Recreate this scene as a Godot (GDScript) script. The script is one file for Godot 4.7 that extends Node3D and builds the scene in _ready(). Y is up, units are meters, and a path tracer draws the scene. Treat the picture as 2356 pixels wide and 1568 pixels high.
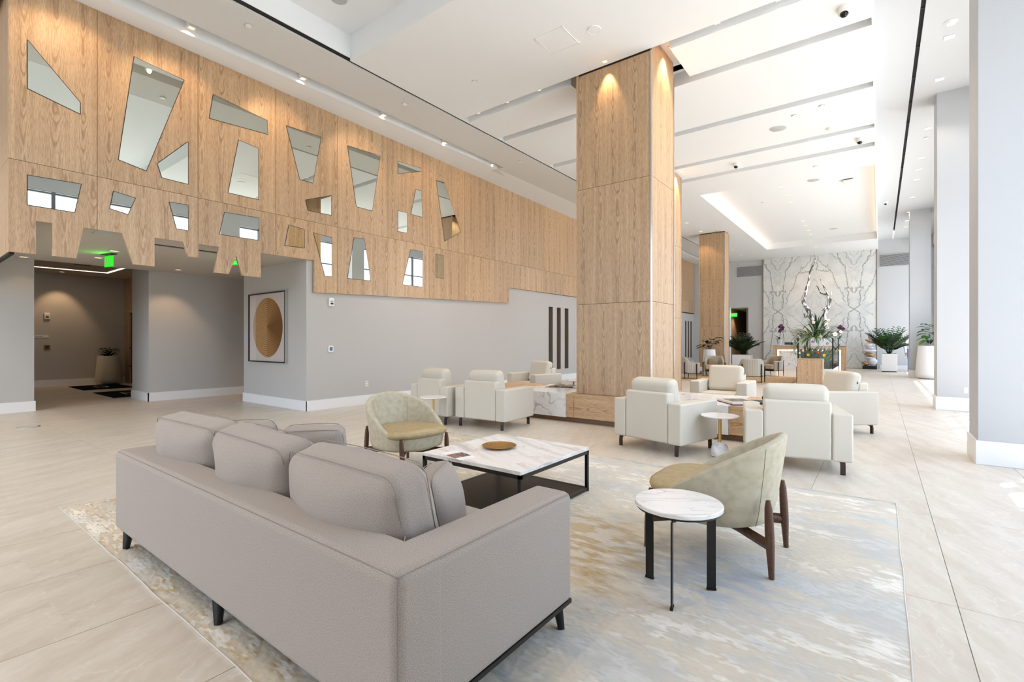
extends Node3D
# A hotel lobby. x: across the room (windows at +x), y: up, z: along the room (far wall at -z). Units are metres.

const EYE := 1.4
var M := {}
var used := {}

func _ready() -> void:
	seed(7)
	setup_camera()
	setup_sky()
	make_materials()
	build_floor()
	build_ceiling()
	build_left_side()
	build_wood_wall()
	build_vestibule()
	build_far_wall()
	build_right_side()
	build_columns()
	build_bench()
	build_rug()
	build_sofa()
	build_coffee_table()
	build_lounge_chairs()
	build_armchairs()
	build_small_tables()
	build_far_lounge()
	build_centrepiece()
	build_reception()
	build_planters()
	build_stones()
	build_person()
	build_wall_fittings()
	build_ceiling_fittings()

func setup_camera() -> void:
	var cam := Camera3D.new()
	cam.name = "camera"
	cam.fov = rad_to_deg(2.0 * atan(784.0 / 1114.0))
	cam.position = Vector3(0, EYE, 0)
	cam.rotation_degrees = Vector3(0, 37.2, 0)
	cam.near = 0.05
	cam.far = 200.0
	add_child(cam)
	cam.current = true

func setup_sky() -> void:
	var env := Environment.new()
	var sm := ProceduralSkyMaterial.new()
	sm.sky_top_color = Color(0.79, 0.87, 0.98)
	sm.sky_horizon_color = Color(0.93, 0.965, 1.0)
	sm.ground_horizon_color = Color(0.85, 0.86, 0.87)
	sm.ground_bottom_color = Color(0.72, 0.71, 0.69)
	sm.sky_energy_multiplier = 1.2
	sm.ground_energy_multiplier = 1.0
	var sky := Sky.new()
	sky.sky_material = sm
	env.background_mode = Environment.BG_SKY
	env.sky = sky
	env.tonemap_mode = Environment.TONE_MAPPER_LINEAR
	env.tonemap_exposure = 3.25
	env.sdfgi_enabled = true
	env.ssao_enabled = true
	env.ssil_enabled = true
	var we := WorldEnvironment.new()
	we.name = "world_environment"
	we.environment = env
	add_child(we)
	var sun := DirectionalLight3D.new()
	sun.name = "sun"
	sun.light_color = Color(1.0, 0.985, 0.965)
	sun.light_energy = 3.0
	sun.light_angular_distance = 0.5
	sun.shadow_enabled = true
	sun.sky_mode = DirectionalLight3D.SKY_MODE_LIGHT_ONLY
	add_child(sun)
	sun.look_at_from_position(Vector3.ZERO, -Vector3(0.188, 0.94, -0.284), Vector3.UP)

# ---------------------------------------------------------------- scene tree helpers
func numbered(n: String) -> String:
	if not used.has(n):
		used[n] = 0
		return n
	used[n] += 1
	return "%s_%03d" % [n, used[n]]

func tag(o: Node, label: String, category: String, group := "", kind := "") -> Node:
	o.set_meta("label", label)
	if category != "":
		o.set_meta("category", category)
	if group != "":
		o.set_meta("group", group)
	if kind != "":
		o.set_meta("kind", kind)
	return o

func thing(called: String, label: String, category: String, at := Vector3.ZERO, turn := 0.0, group := "", kind := "") -> Node3D:
	var o := Node3D.new()
	o.name = numbered(called)
	o.position = at
	o.rotation_degrees.y = turn
	tag(o, label, category, group, kind)
	add_child(o)
	return o

func part(parent: Node, called: String, mesh: Mesh, mat: Material, at := Vector3.ZERO, rot := Vector3.ZERO) -> MeshInstance3D:
	var o := MeshInstance3D.new()
	o.name = called
	o.mesh = mesh
	o.material_override = mat
	o.position = at
	o.rotation_degrees = rot
	parent.add_child(o, true)
	return o

func solo(called: String, label: String, category: String, mesh: Mesh, mat: Material, at := Vector3.ZERO, rot := Vector3.ZERO, group := "", kind := "") -> MeshInstance3D:
	var o := MeshInstance3D.new()
	o.name = numbered(called)
	o.mesh = mesh
	o.material_override = mat
	o.position = at
	o.rotation_degrees = rot
	tag(o, label, category, group, kind)
	add_child(o)
	return o

func dup(src: Node3D, label: String, at: Vector3, turn: float) -> Node3D:
	var o: Node3D = src.duplicate()
	var base: String = src.name
	var rx := RegEx.create_from_string("_\\d{3}$")
	o.name = numbered(rx.sub(base, ""))
	add_child(o)
	o.position = at
	o.rotation_degrees.y = turn
	o.set_meta("label", label)
	return o

# ---------------------------------------------------------------- mesh builder
class MB:
	var v := PackedVector3Array()
	var n := PackedVector3Array()
	var t := PackedVector2Array()

	func tri(a: Vector3, b: Vector3, c: Vector3, na: Vector3, nb: Vector3, nc: Vector3, ua := Vector2.ZERO, ub := Vector2.ZERO, uc := Vector2.ZERO) -> void:
		if (b - a).cross(c - a).dot(na + nb + nc) > 0.0:
			v.append_array([a, c, b]); n.append_array([na, nc, nb]); t.append_array([ua, uc, ub])
		else:
			v.append_array([a, b, c]); n.append_array([na, nb, nc]); t.append_array([ua, ub, uc])

	func quad(a: Vector3, b: Vector3, c: Vector3, d: Vector3, nn: Vector3, ua := Vector2.ZERO, ub := Vector2(1, 0), uc := Vector2(1, 1), ud := Vector2(0, 1)) -> void:
		tri(a, b, c, nn, nn, nn, ua, ub, uc)
		tri(a, c, d, nn, nn, nn, ua, uc, ud)

	func box(c: Vector3, s: Vector3) -> MB:
		var h := s * 0.5
		for ax in 3:
			for sg in [-1.0, 1.0]:
				var nn := Vector3.ZERO
				nn[ax] = sg
				var e1 := Vector3.ZERO
				var e2 := Vector3.ZERO
				e1[(ax + 1) % 3] = h[(ax + 1) % 3]
				e2[(ax + 2) % 3] = h[(ax + 2) % 3]
				var m := c + nn * h[ax]
				quad(m - e1 - e2, m + e1 - e2, m + e1 + e2, m - e1 + e2, nn)
		return self

	func span(a: Vector3, b: Vector3) -> MB:
		return box((a + b) * 0.5, (b - a).abs())

	# box with rounded edges; extra splits give room for a later bend()
	func rbox(c: Vector3, s: Vector3, r: float, seg := 2, mid := 1) -> MB:
		var h := s * 0.5
		r = minf(r, minf(h.x, minf(h.y, h.z)) * 0.999)
		var ticks := []
		for ax in 3:
			var a := PackedFloat32Array()
			var inner := h[ax] - r
			for i in range(seg, 0, -1):
				a.append(-inner - r * tan(float(i) / seg * PI * 0.25))
			for i in mid + 1:
				a.append(-inner + 2.0 * inner * i / mid)
			for i in range(1, seg + 1):
				a.append(inner + r * tan(float(i) / seg * PI * 0.25))
			ticks.append(a)
		var lim := h - Vector3(r, r, r)
		for ax in 3:
			var b1 := (ax + 1) % 3
			var b2 := (ax + 2) % 3
			var t1: PackedFloat32Array = ticks[b1]
			var t2: PackedFloat32Array = ticks[b2]
			for sg in [-1.0, 1.0]:
				var P := []
				var N := []
				for i in t1.size():
					for j in t2.size():
						var p := Vector3.ZERO
						p[ax] = sg * h[ax]
						p[b1] = t1[i]
						p[b2] = t2[j]
						var q := Vector3(clampf(p.x, -lim.x, lim.x), clampf(p.y, -lim.y, lim.y), clampf(p.z, -lim.z, lim.z))
						var nn := (p - q).normalized()
						P.append(c + q + nn * r)
						N.append(nn)
				var w := t2.size()
				for i in t1.size() - 1:
					for j in w - 1:
						var k := i * w + j
						tri(P[k], P[k + w], P[k + w + 1], N[k], N[k + w], N[k + w + 1])
						tri(P[k], P[k + w + 1], P[k + 1], N[k], N[k + w + 1], N[k + 1])
		return self

	# profile: points (radius, height); squash z by sz
	func lathe(prof: Array, segs := 32, c := Vector3.ZERO, sz := 1.0, sharp := 40.0) -> MB:
		var m := prof.size()
		var sn := []
		for i in m - 1:
			var d: Vector2 = prof[i + 1] - prof[i]
			sn.append(Vector2(d.y, -d.x).normalized())
		for i in m - 1:
			var n0: Vector2 = sn[i]
			var n1: Vector2 = sn[i]
			if i > 0 and absf(rad_to_deg(sn[i].angle_to(sn[i - 1]))) < sharp:
				n0 = (sn[i] + sn[i - 1]).normalized()
			if i < m - 2 and absf(rad_to_deg(sn[i].angle_to(sn[i + 1]))) < sharp:
				n1 = (sn[i] + sn[i + 1]).normalized()
			for k in segs:
				var a := TAU * k / segs
				var b := TAU * (k + 1) / segs
				var ca := Vector3(cos(a), 0, sin(a) * sz)
				var cb := Vector3(cos(b), 0, sin(b) * sz)
				var up := Vector3.UP
				var p0: Vector3 = c + ca * prof[i].x + up * prof[i].y
				var p1: Vector3 = c + cb * prof[i].x + up * prof[i].y
				var p2: Vector3 = c + cb * prof[i + 1].x + up * prof[i + 1].y
				var p3: Vector3 = c + ca * prof[i + 1].x + up * prof[i + 1].y
				var na0 := (ca * n0.x + up * n0.y).normalized()
				var nb0 := (cb * n0.x + up * n0.y).normalized()
				var na1 := (ca * n1.x + up * n1.y).normalized()
				var nb1 := (cb * n1.x + up * n1.y).normalized()
				if prof[i].x > 1e-5:
					tri(p0, p1, p2, na0, nb0, nb1)
				if prof[i + 1].x > 1e-5:
					tri(p0, p2, p3, na0, nb1, na1)
		return self

	func tube(pts: Array, rad: Array, sides := 8, flat := Vector2.ONE) -> MB:
		var m := pts.size()
		var rings := []
		var nrm := []
		var ref := Vector3.UP
		var d0: Vector3 = (pts[1] - pts[0]).normalized()
		if absf(d0.dot(ref)) > 0.9:
			ref = Vector3.RIGHT
		var u := ref.cross(d0).normalized()
		for i in m:
			var d: Vector3
			if i == 0:
				d = d0
			elif i == m - 1:
				d = (pts[i] - pts[i - 1]).normalized()
			else:
				d = (pts[i + 1] - pts[i - 1]).normalized()
			u = (u - d * u.dot(d)).normalized()
			var w := d.cross(u)
			var rr: float = rad[mini(i, rad.size() - 1)]
			var ring := []
			var rn := []
			for k in sides:
				var a := TAU * k / sides
				var dir := u * cos(a) * flat.x + w * sin(a) * flat.y
				ring.append(pts[i] + dir * rr)
				rn.append((u * cos(a) / flat.x + w * sin(a) / flat.y).normalized())
			rings.append(ring)
			nrm.append(rn)
		for i in m - 1:
			for k in sides:
				var k2 := (k + 1) % sides
				tri(rings[i][k], rings[i][k2], rings[i + 1][k2], nrm[i][k], nrm[i][k2], nrm[i + 1][k2])
				tri(rings[i][k], rings[i + 1][k2], rings[i + 1][k], nrm[i][k], nrm[i + 1][k2], nrm[i + 1][k])
		var da: Vector3 = -(pts[1] - pts[0]).normalized()
		var db: Vector3 = (pts[m - 1] - pts[m - 2]).normalized()
		for k in sides:
			var k2 := (k + 1) % sides
			tri(pts[0], rings[0][k], rings[0][k2], da, da, da)
			tri(pts[m - 1], rings[m - 1][k], rings[m - 1][k2], db, db, db)
		return self

	# a flat polygon (u, v) given thickness along -b.z, set in space by basis b and origin o
	func extrude(poly: PackedVector2Array, b: Basis, o: Vector3, depth: float) -> MB:
		var idx := Geometry2D.triangulate_polygon(poly)
		var back := b.z * -depth
		for k in idx.size() / 3:
			var a := poly[idx[k * 3]]
			var c := poly[idx[k * 3 + 1]]
			var e := poly[idx[k * 3 + 2]]
			var pa := o + b.x * a.x + b.y * a.y
			var pc := o + b.x * c.x + b.y * c.y
			var pe := o + b.x * e.x + b.y * e.y
			tri(pa, pc, pe, b.z, b.z, b.z, a, c, e)
			tri(pa + back, pc + back, pe + back, -b.z, -b.z, -b.z, a, c, e)
		var sgn := -1.0 if Geometry2D.is_polygon_clockwise(poly) else 1.0
		for k in poly.size():
			var a := poly[k]
			var c := poly[(k + 1) % poly.size()]
			var d := (c - a).normalized()
			var nn := (b.x * d.y - b.y * d.x) * sgn
			var pa := o + b.x * a.x + b.y * a.y
			var pc := o + b.x * c.x + b.y * c.y
			quad(pa, pc, pc + back, pa + back, nn, a, c, c, a)
		return self

	# grid of points p[i][j]; normals from neighbours, turned away from the given centre (or by flip)
	func grid(p: Array, flip := false, wrap := false) -> MB:
		var a := p.size()
		var b: int = p[0].size()
		var nn := []
		for i in a:
			var row := []
			for j in b:
				var i0 := maxi(i - 1, 0)
				var i1 := mini(i + 1, a - 1)
				var j0 := j - 1
				var j1 := j + 1
				if wrap:
					j0 = (j - 1 + b) % b
					j1 = (j + 1) % b
				else:
					j0 = maxi(j0, 0)
					j1 = mini(j1, b - 1)
				var du: Vector3 = p[i1][j] - p[i0][j]
				var dv: Vector3 = p[i][j1] - p[i][j0]
				var x := du.cross(dv)
				if x.length_squared() < 1e-14:
					var ii := i1 if i == 0 else i0
					x = (p[i1][j] - p[i0][j]).cross(p[ii][j1] - p[ii][j0])
				x = x.normalized()
				row.append(-x if flip else x)
			nn.append(row)
		for i in a - 1:
			for j in (b if wrap else b - 1):
				var j2 := (j + 1) % b
				tri(p[i][j], p[i + 1][j], p[i + 1][j2], nn[i][j], nn[i + 1][j], nn[i + 1][j2], Vector2(float(j) / b, float(i) / a), Vector2(float(j) / b, float(i + 1) / a), Vector2(float(j + 1) / b, float(i + 1) / a))
				tri(p[i][j], p[i + 1][j2], p[i][j2], nn[i][j], nn[i + 1][j2], nn[i][j2], Vector2(float(j) / b, float(i) / a), Vector2(float(j + 1) / b, float(i + 1) / a), Vector2(float(j + 1) / b, float(i) / a))
		return self

	func ball(c: Vector3, r: Vector3, basis := Basis.IDENTITY, su := 12, sv := 18) -> MB:
		var p := []
		for i in su + 1:
			var row := []
			var th := PI * i / su
			for j in sv:
				var ph := TAU * j / sv
				row.append(c + basis * (Vector3(sin(th) * cos(ph), cos(th), sin(th) * sin(ph)) * r))
			p.append(row)
		return grid(p, true, true)

	func bend(f: Callable) -> MB:
		for i in v.size():
			v[i] = f.call(v[i])
		return smooth()

	func move(x: Transform3D) -> MB:
		for i in v.size():
			v[i] = x * v[i]
			n[i] = (x.basis * n[i]).normalized()
		return self

	# normals anew, shared by all corners at one place
	func smooth() -> MB:
		var acc := {}
		var old := n.duplicate()
		for k in v.size() / 3:
			var a := v[k * 3]
			var b := v[k * 3 + 1]
			var c := v[k * 3 + 2]
			var f := (c - a).cross(b - a)
			for q in 3:
				var key := Vector3i((v[k * 3 + q] * 5000.0).round())
				acc[key] = acc.get(key, Vector3.ZERO) + f
		for i in v.size():
			var key := Vector3i((v[i] * 5000.0).round())
			var f: Vector3 = acc[key]
			n[i] = f.normalized() if f.length_squared() > 1e-20 else old[i]
		return self

	func uv_flat(ax: int, ay: int, k: Vector2, off := Vector2.ZERO) -> MB:
		for i in v.size():
			t[i] = Vector2(v[i][ax] * k.x, v[i][ay] * k.y) + off
		return self

	func add(o: MB) -> MB:
		v.append_array(o.v)
		n.append_array(o.n)
		t.append_array(o.t)
		return self

	func mesh() -> ArrayMesh:
		var a := []
		a.resize(Mesh.ARRAY_MAX)
		a[Mesh.ARRAY_VERTEX] = v
		a[Mesh.ARRAY_NORMAL] = n
		a[Mesh.ARRAY_TEX_UV] = t
		var m := ArrayMesh.new()
		m.add_surface_from_arrays(Mesh.PRIMITIVE_TRIANGLES, a)
		return m

func bx(a: Vector3, b: Vector3) -> ArrayMesh:
	return MB.new().span(a, b).mesh()

func rb(a: Vector3, b: Vector3, r: float, seg := 2) -> ArrayMesh:
	return MB.new().rbox((a + b) * 0.5, (b - a).abs(), r, seg).mesh()

# faces +x: u runs along z;  faces +z: u runs along x
func basis_x() -> Basis:
	return Basis(Vector3(0, 0, 1), Vector3.UP, Vector3.RIGHT)

func basis_z() -> Basis:
	return Basis(Vector3.RIGHT, Vector3.UP, Vector3(0, 0, 1))

func basis_y() -> Basis:
	return Basis(Vector3.RIGHT, Vector3(0, 0, 1), Vector3.UP)

# ---------------------------------------------------------------- materials
func mat(name_: String, c: Color, rough := 0.6, metal := 0.0, spec := 0.5) -> StandardMaterial3D:
	var m := StandardMaterial3D.new()
	m.resource_name = name_
	m.albedo_color = c
	m.roughness = rough
	m.metallic = metal
	m.metallic_specular = spec
	M[name_] = m
	return m

func tri_map(m: StandardMaterial3D, scale: Vector3, world := true, off := Vector3.ZERO) -> StandardMaterial3D:
	m.uv1_triplanar = true
	m.uv1_world_triplanar = world
	m.uv1_triplanar_sharpness = 8.0
	m.uv1_scale = scale
	m.uv1_offset = off
	return m

func noise(freq: float, seed_: int, oct := 3, type := FastNoiseLite.TYPE_SIMPLEX_SMOOTH) -> FastNoiseLite:
	var f := FastNoiseLite.new()
	f.noise_type = type
	f.seed = seed_
	f.frequency = freq
	f.fractal_type = FastNoiseLite.FRACTAL_FBM if oct > 1 else FastNoiseLite.FRACTAL_NONE
	f.fractal_octaves = oct
	return f

func ramp(stops: Array) -> Gradient:
	var g := Gradient.new()
	var off := PackedFloat32Array()
	var col := PackedColorArray()
	for s in stops:
		off.append(s[0])
		col.append(s[1])
	g.offsets = off
	g.colors = col
	return g

func noise_tex(size: Vector2i, f: FastNoiseLite, stops: Array) -> NoiseTexture2D:
	var t := NoiseTexture2D.new()
	t.width = size.x
	t.height = size.y
	t.seamless = true
	t.noise = f
	t.normalize = true
	t.color_ramp = ramp(stops)
	return t

func noise_bump(size: Vector2i, f: FastNoiseLite, strength: float) -> NoiseTexture2D:
	var t := NoiseTexture2D.new()
	t.width = size.x
	t.height = size.y
	t.seamless = true
	t.noise = f
	t.as_normal_map = true
	t.bump_strength = strength
	return t

func picture(w: int, h: int, f: Callable) -> ImageTexture:
	var data := PackedByteArray()
	data.resize(w * h * 3)
	var k := 0
	for y in h:
		for x in w:
			var c: Color = f.call(x, y)
			data[k] = clampi(int(c.r * 255.0 + 0.5), 0, 255)
			data[k + 1] = clampi(int(c.g * 255.0 + 0.5), 0, 255)
			data[k + 2] = clampi(int(c.b * 255.0 + 0.5), 0, 255)
			k += 3
	return ImageTexture.create_from_image(Image.create_from_data(w, h, false, Image.FORMAT_RGB8, data))

func wood_image(w: int, h: int, lo: Color, hi: Color, dark: Color, seed_: int) -> ImageTexture:
	var fine := noise(0.16, seed_, 2)
	var broad := noise(0.012, seed_ + 1, 2)
	var wob := noise(0.01, seed_ + 2, 2)
	var R := 26.0
	var crowns := [[0.17, 0.05], [0.42, 0.045], [0.66, 0.06], [0.88, 0.04]]
	return picture(w, h, func(x: int, y: int) -> Color:
		var a := TAU * y / h
		var cy := cos(a) * R
		var sy := sin(a) * R
		var f := fine.get_noise_3d(x * 2.2, cy * 0.9, sy * 0.9)
		var b := broad.get_noise_3d(x * 1.6, cy * 0.5, sy * 0.5)
		var u := float(x) / w + wob.get_noise_3d(x * 0.35, cy * 2.2, sy * 2.2) * 0.018
		var g := 0.0
		for c in crowns:
			var d: float = (u - c[0]) / c[1]
			if absf(d) < 1.6:
				var k := float(y) / h
				var s := sin((d * d * 0.9 + k * 3.0 + wob.get_noise_3d(cy * 3.0, sy * 3.0, 40.0 * c[0]) * 0.8) * TAU * 2.0)
				g += maxf(0.0, s - 0.25) * 1.2 * exp(-d * d * 0.8)
		var s2 := sin(u * w * 0.42 + b * 9.0)
		var v := clampf(0.52 + b * 0.55 + f * 0.38 + s2 * 0.06, 0.0, 1.0)
		var col := lo.lerp(hi, v)
		var dk := clampf(g * 0.55 + maxf(0.0, -f - 0.12) * 1.5, 0.0, 0.85)
		return col.lerp(dark, dk))

func marble_image(w: int, h: int, base: Color, vein: Color, seed_: int, freq: float, amount: float, stretch: Vector2, soft := 0.5) -> ImageTexture:
	var warp := noise(freq * 1.3, seed_, 3)
	var f1 := noise(freq, seed_ + 1, 2)
	var f2 := noise(freq * 2.6, seed_ + 2, 2)
	var cl := noise(freq * 0.8, seed_ + 3, 3)
	return picture(w, h, func(x: int, y: int) -> Color:
		var wx := warp.get_noise_2d(x, y) * 40.0
		var px := (x + y * 0.55) * stretch.x + wx
		var py := (y - x * 0.35) * stretch.y + wx
		var a := absf(f1.get_noise_2d(px, py))
		var b := absf(f2.get_noise_2d(px + 300.0, py))
		var k := clampf(cl.get_noise_2d(x, y) * 1.2 + 0.55, 0.0, 1.0)
		var v := pow(clampf(1.0 - a * 9.0, 0.0, 1.0), 2.0) * k * amount + pow(clampf(1.0 - b * 10.0, 0.0, 1.0), 2.0) * 0.45 * amount * k
		v += clampf(cl.get_noise_2d(px * 0.7 + 90.0, py * 2.0), 0.0, 1.0) * soft * 0.5
		return base.lerp(vein, clampf(v, 0.0, 0.9)))

func make_materials() -> void:
	mat("white_paint", Color(0.79, 0.80, 0.81), 0.65)
	mat("ceiling_white", Color(0.915, 0.93, 0.94), 0.8)
	mat("soffit_grey", Color(0.845, 0.85, 0.845), 0.8)  # slightly greyer than the ceiling white
	mat("recess_ceiling", Color(0.78, 0.75, 0.71), 0.8)
	mat("trim_white", Color(0.93, 0.93, 0.93), 0.4)
	mat("column_white", Color(0.74, 0.75, 0.76), 0.55)
	mat("strip_white", Color(0.78, 0.79, 0.80), 0.8)
	mat("black_gap", Color(0.03, 0.03, 0.032), 0.7)
	mat("black_metal", Color(0.035, 0.035, 0.038), 0.42, 0.0, 0.5)
	mat("black_gloss", Color(0.02, 0.02, 0.02), 0.38, 0.0, 0.3)
	mat("dark_frame", Color(0.16, 0.17, 0.19), 0.4, 0.3)
	mat("window_frame", Color(0.42, 0.44, 0.47), 0.4, 0.3)
	mat("brass", Color(0.80, 0.66, 0.42), 0.28, 1.0)
	mat("plastic_white", Color(0.92, 0.92, 0.91), 0.4)
	mat("plastic_grey", Color(0.74, 0.75, 0.76), 0.5)
	mat("plastic_black", Color(0.03, 0.03, 0.03), 0.12)
	mat("navy", Color(0.045, 0.055, 0.10), 0.95, 0.0, 0.2)
	mat("dark_wood", Color(0.20, 0.12, 0.08), 0.45)
	mat("taupe", Color(0.50, 0.45, 0.40), 0.8)
	mat("seam", Color(0.58, 0.535, 0.50), 0.9)
	mat("leather_seam", Color(0.60, 0.57, 0.49), 0.8)
	mat("soil", Color(0.10, 0.07, 0.05), 0.95)
	mat("paving", Color(0.66, 0.65, 0.63), 0.9)
	mat("pot_white", Color(0.93, 0.93, 0.93), 0.28)
	mat("blue_screen", Color(0.25, 0.33, 0.52), 0.15)
	mat("silver", Color(0.80, 0.80, 0.80), 0.22, 0.9)
	mat("grout", Color(0.60, 0.58, 0.55), 0.9)
	mat("wood_gap", Color(0.26, 0.18, 0.12), 0.8)
	mat("mirror_glass", Color(0.90, 0.93, 0.91), 0.0, 1.0)
	mat("mirror_edge", Color(0.20, 0.17, 0.14), 0.4, 0.4)
	var pane := mat("pane", Color(0.95, 0.98, 0.97, 0.06), 0.02)
	pane.transparency = BaseMaterial3D.TRANSPARENCY_ALPHA
	var tank := mat("tank_glass", Color(0.85, 0.95, 0.94, 0.04), 0.02)
	tank.transparency = BaseMaterial3D.TRANSPARENCY_ALPHA
	# lamps
	for e in [["lamp_warm", Color(1.0, 0.86, 0.68), 0.45], ["lamp_white", Color(1.0, 0.96, 0.90), 0.6], ["led_strip", Color(1.0, 0.92, 0.82), 0.7], ["exit_green", Color(0.10, 0.85, 0.12), 0.3]]:
		var m := mat(e[0], e[1], 0.5)
		m.emission_enabled = true
		m.emission = e[1]
		m.emission_energy_multiplier = e[2]
	# wallcovering: woven grasscloth
	var weave := noise(0.35, 11, 2)
	var wall := mat("wallcovering", Color(1, 1, 1), 0.85)
	wall.albedo_texture = noise_tex(Vector2i(512, 512), weave, [[0.0, Color(0.66, 0.645, 0.625)], [0.5, Color(0.755, 0.745, 0.73)], [1.0, Color(0.83, 0.82, 0.81)]])
	tri_map(wall, Vector3(0.55, 1.1, 0.55))
	# wood: vertical grain in three shifts, horizontal grain, pale
	var wt := wood_image(1024, 1024, Color(0.735, 0.61, 0.475), Color(0.845, 0.735, 0.60), Color(0.56, 0.44, 0.325), 3)
	for k in 4:
		var wm := mat("oak_%d" % k, [Color(1, 1, 1), Color(0.97, 0.96, 0.95), Color(1, 0.985, 0.96), Color(0.96, 0.95, 0.94)][k], 0.42)
		wm.albedo_texture = wt
		tri_map(wm, Vector3(1.0 / 1.306, 1.0 / 2.9, 1.0 / 1.306), true, Vector3(0.29 * k, 0.37 * k, 0.5 + 0.31 * k))
	var img: Image = wt.get_image().duplicate()
	img.rotate_90(CLOCKWISE)
	var wth := ImageTexture.create_from_image(img)
	var wh := mat("oak_flat", Color(1, 0.97, 0.93), 0.42)
	wh.albedo_texture = wth
	tri_map(wh, Vector3(1.0 / 2.6, 1.0 / 1.1, 1.0 / 1.6), true, Vector3(0.2, 0.12, 0.0))
	var walnut := wood_image(256, 512, Color(0.29, 0.185, 0.125), Color(0.42, 0.29, 0.205), Color(0.18, 0.11, 0.075), 31)
	var wn := mat("walnut", Color(1, 1, 1), 0.4)
	wn.albedo_texture = walnut
	tri_map(wn, Vector3(6, 1.6, 6), false)
	var wnh := mat("walnut_dark", Color(0.62, 0.55, 0.5), 0.5)
	wnh.albedo_texture = wth
	tri_map(wnh, Vector3(0.5, 1.4, 0.5), true)
	for k in 4:
		var cm: StandardMaterial3D = M["oak_%d" % k].duplicate()
		cm.resource_name = "oak_column_%d" % k
		cm.albedo_color = Color(0.93, 0.92, 0.905)  # same oak tinted darker: the shaded look of the columns is in the colour
		M[cm.resource_name] = cm
	# floor tiles
	var st := noise(0.006, 5, 4)
	var st2 := noise(0.035, 6, 3)
	var ft := picture(1024, 1024, func(x: int, y: int) -> Color:
		var wv := st2.get_noise_2d(x * 0.5, y * 0.5) * 26.0
		var a := st.get_noise_2d((x * 0.5 + y * 0.9) * 0.5, (y * 0.35 - x * 0.9) * 3.2 + wv)
		var b := st2.get_noise_2d((x + y * 1.6) * 0.35, (y * 0.5 - x) * 2.0 + wv)
		var line := pow(clampf(1.0 - absf(st.get_noise_2d((x + y) * 0.6 + 500.0, (y * 0.45 - x) * 1.5 + wv)) * 26.0, 0.0, 1.0), 2.0)
		var k := clampf(0.5 + a * 0.55 + b * 0.22, 0.0, 1.0)
		return Color(0.785, 0.735, 0.67).lerp(Color(0.865, 0.835, 0.785), k).lerp(Color(0.91, 0.89, 0.855), line * 0.5))
	var fm := mat("floor_tile", Color(1, 1, 1), 0.34, 0.0, 0.5)
	fm.albedo_texture = ft
	# marbles
	var mw := marble_image(640, 640, Color(0.94, 0.94, 0.935), Color(0.55, 0.56, 0.58), 41, 0.0035, 0.9, Vector2(1.0, 1.0), 0.12)
	var mm := mat("marble_white", Color(1, 1, 1), 0.16)
	mm.albedo_texture = mw
	tri_map(mm, Vector3(0.75, 0.75, 0.75), true, Vector3(0.15, 0.22, 0.4))
	var mg := marble_image(640, 640, Color(0.95, 0.94, 0.93), Color(0.62, 0.585, 0.555), 77, 0.005, 0.35, Vector2(0.28, 1.6), 1.3)
	var mt := mat("marble_grey", Color(1, 1, 1), 0.14)
	mt.albedo_texture = mg
	tri_map(mt, Vector3(0.9, 0.9, 0.9), false, Vector3(0.5, 0.5, 0.5))
	var md := mat("marble_dome", Color(0.97, 0.98, 1.0), 0.2)
	md.albedo_texture = mg
	tri_map(md, Vector3(2.6, 1.3, 2.6), false, Vector3(0.3, 0.1, 0.7))
	# cloth
	var cl := noise(0.22, 21, 3)
	var sofa := mat("sofa_fabric", Color(1, 1, 1), 0.95, 0.0, 0.25)
	sofa.albedo_texture = noise_tex(Vector2i(512, 512), cl, [[0.1, Color(0.52, 0.475, 0.44)], [0.5, Color(0.645, 0.605, 0.57)], [0.9, Color(0.765, 0.725, 0.69)]])
	sofa.rim_enabled = true
	sofa.rim = 0.25
	tri_map(sofa, Vector3(2.4, 2.4, 2.4), false)
	var arm := mat("chair_vinyl", Color(0.815, 0.79, 0.735), 0.55, 0.0, 0.4)
	arm.normal_enabled = true
	arm.normal_texture = noise_bump(Vector2i(256, 256), noise(0.3, 22, 2), 1.2)
	arm.normal_scale = 0.25
	tri_map(arm, Vector3(8, 8, 8), false)
	var lea := mat("leather", Color(1, 1, 1), 0.5, 0.0, 0.4)
	lea.albedo_texture = noise_tex(Vector2i(512, 512), noise(0.016, 23, 5), [[0.0, Color(0.665, 0.63, 0.54)], [0.45, Color(0.72, 0.69, 0.60)], [1.0, Color(0.76, 0.735, 0.655)]])
	tri_map(lea, Vector3(1.6, 1.6, 1.6), false)
	var les := mat("leather_seat", Color(0.93, 0.86, 0.74), 0.42, 0.0, 0.45)
	les.albedo_texture = lea.albedo_texture
	tri_map(les, Vector3(1.6, 1.6, 1.6), false)
	mat("barrel_fabric", Color(0.69, 0.66, 0.61), 0.85)
	mat("barrel_seat", Color(0.72, 0.66, 0.57), 0.8)
	mat("barrel_pillow", Color(0.60, 0.54, 0.45), 0.9)
	# hammered gold
	var gold := mat("hammered_gold", Color(0.68, 0.53, 0.31), 0.34, 1.0)
	gold.normal_enabled = true
	gold.normal_texture = noise_bump(Vector2i(256, 256), noise(0.06, 24, 1, FastNoiseLite.TYPE_CELLULAR), 8.0)
	gold.normal_scale = 1.6
	tri_map(gold, Vector3(5, 5, 5), false)
	# plants, flowers, stones, bark, people
	for e in [["leaf_dark", Color(0.09, 0.22, 0.08)], ["leaf_mid", Color(0.16, 0.36, 0.10)], ["leaf_light", Color(0.34, 0.52, 0.16)], ["leaf_deep", Color(0.06, 0.15, 0.08)], ["leaf_silver", Color(0.66, 0.68, 0.60)]]:
		var lm := mat(e[0], e[1], 0.42)
		lm.backlight_enabled = true
		lm.backlight = e[1] * 0.5
	mat("petal_white", Color(0.94, 0.93, 0.92), 0.6)
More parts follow.
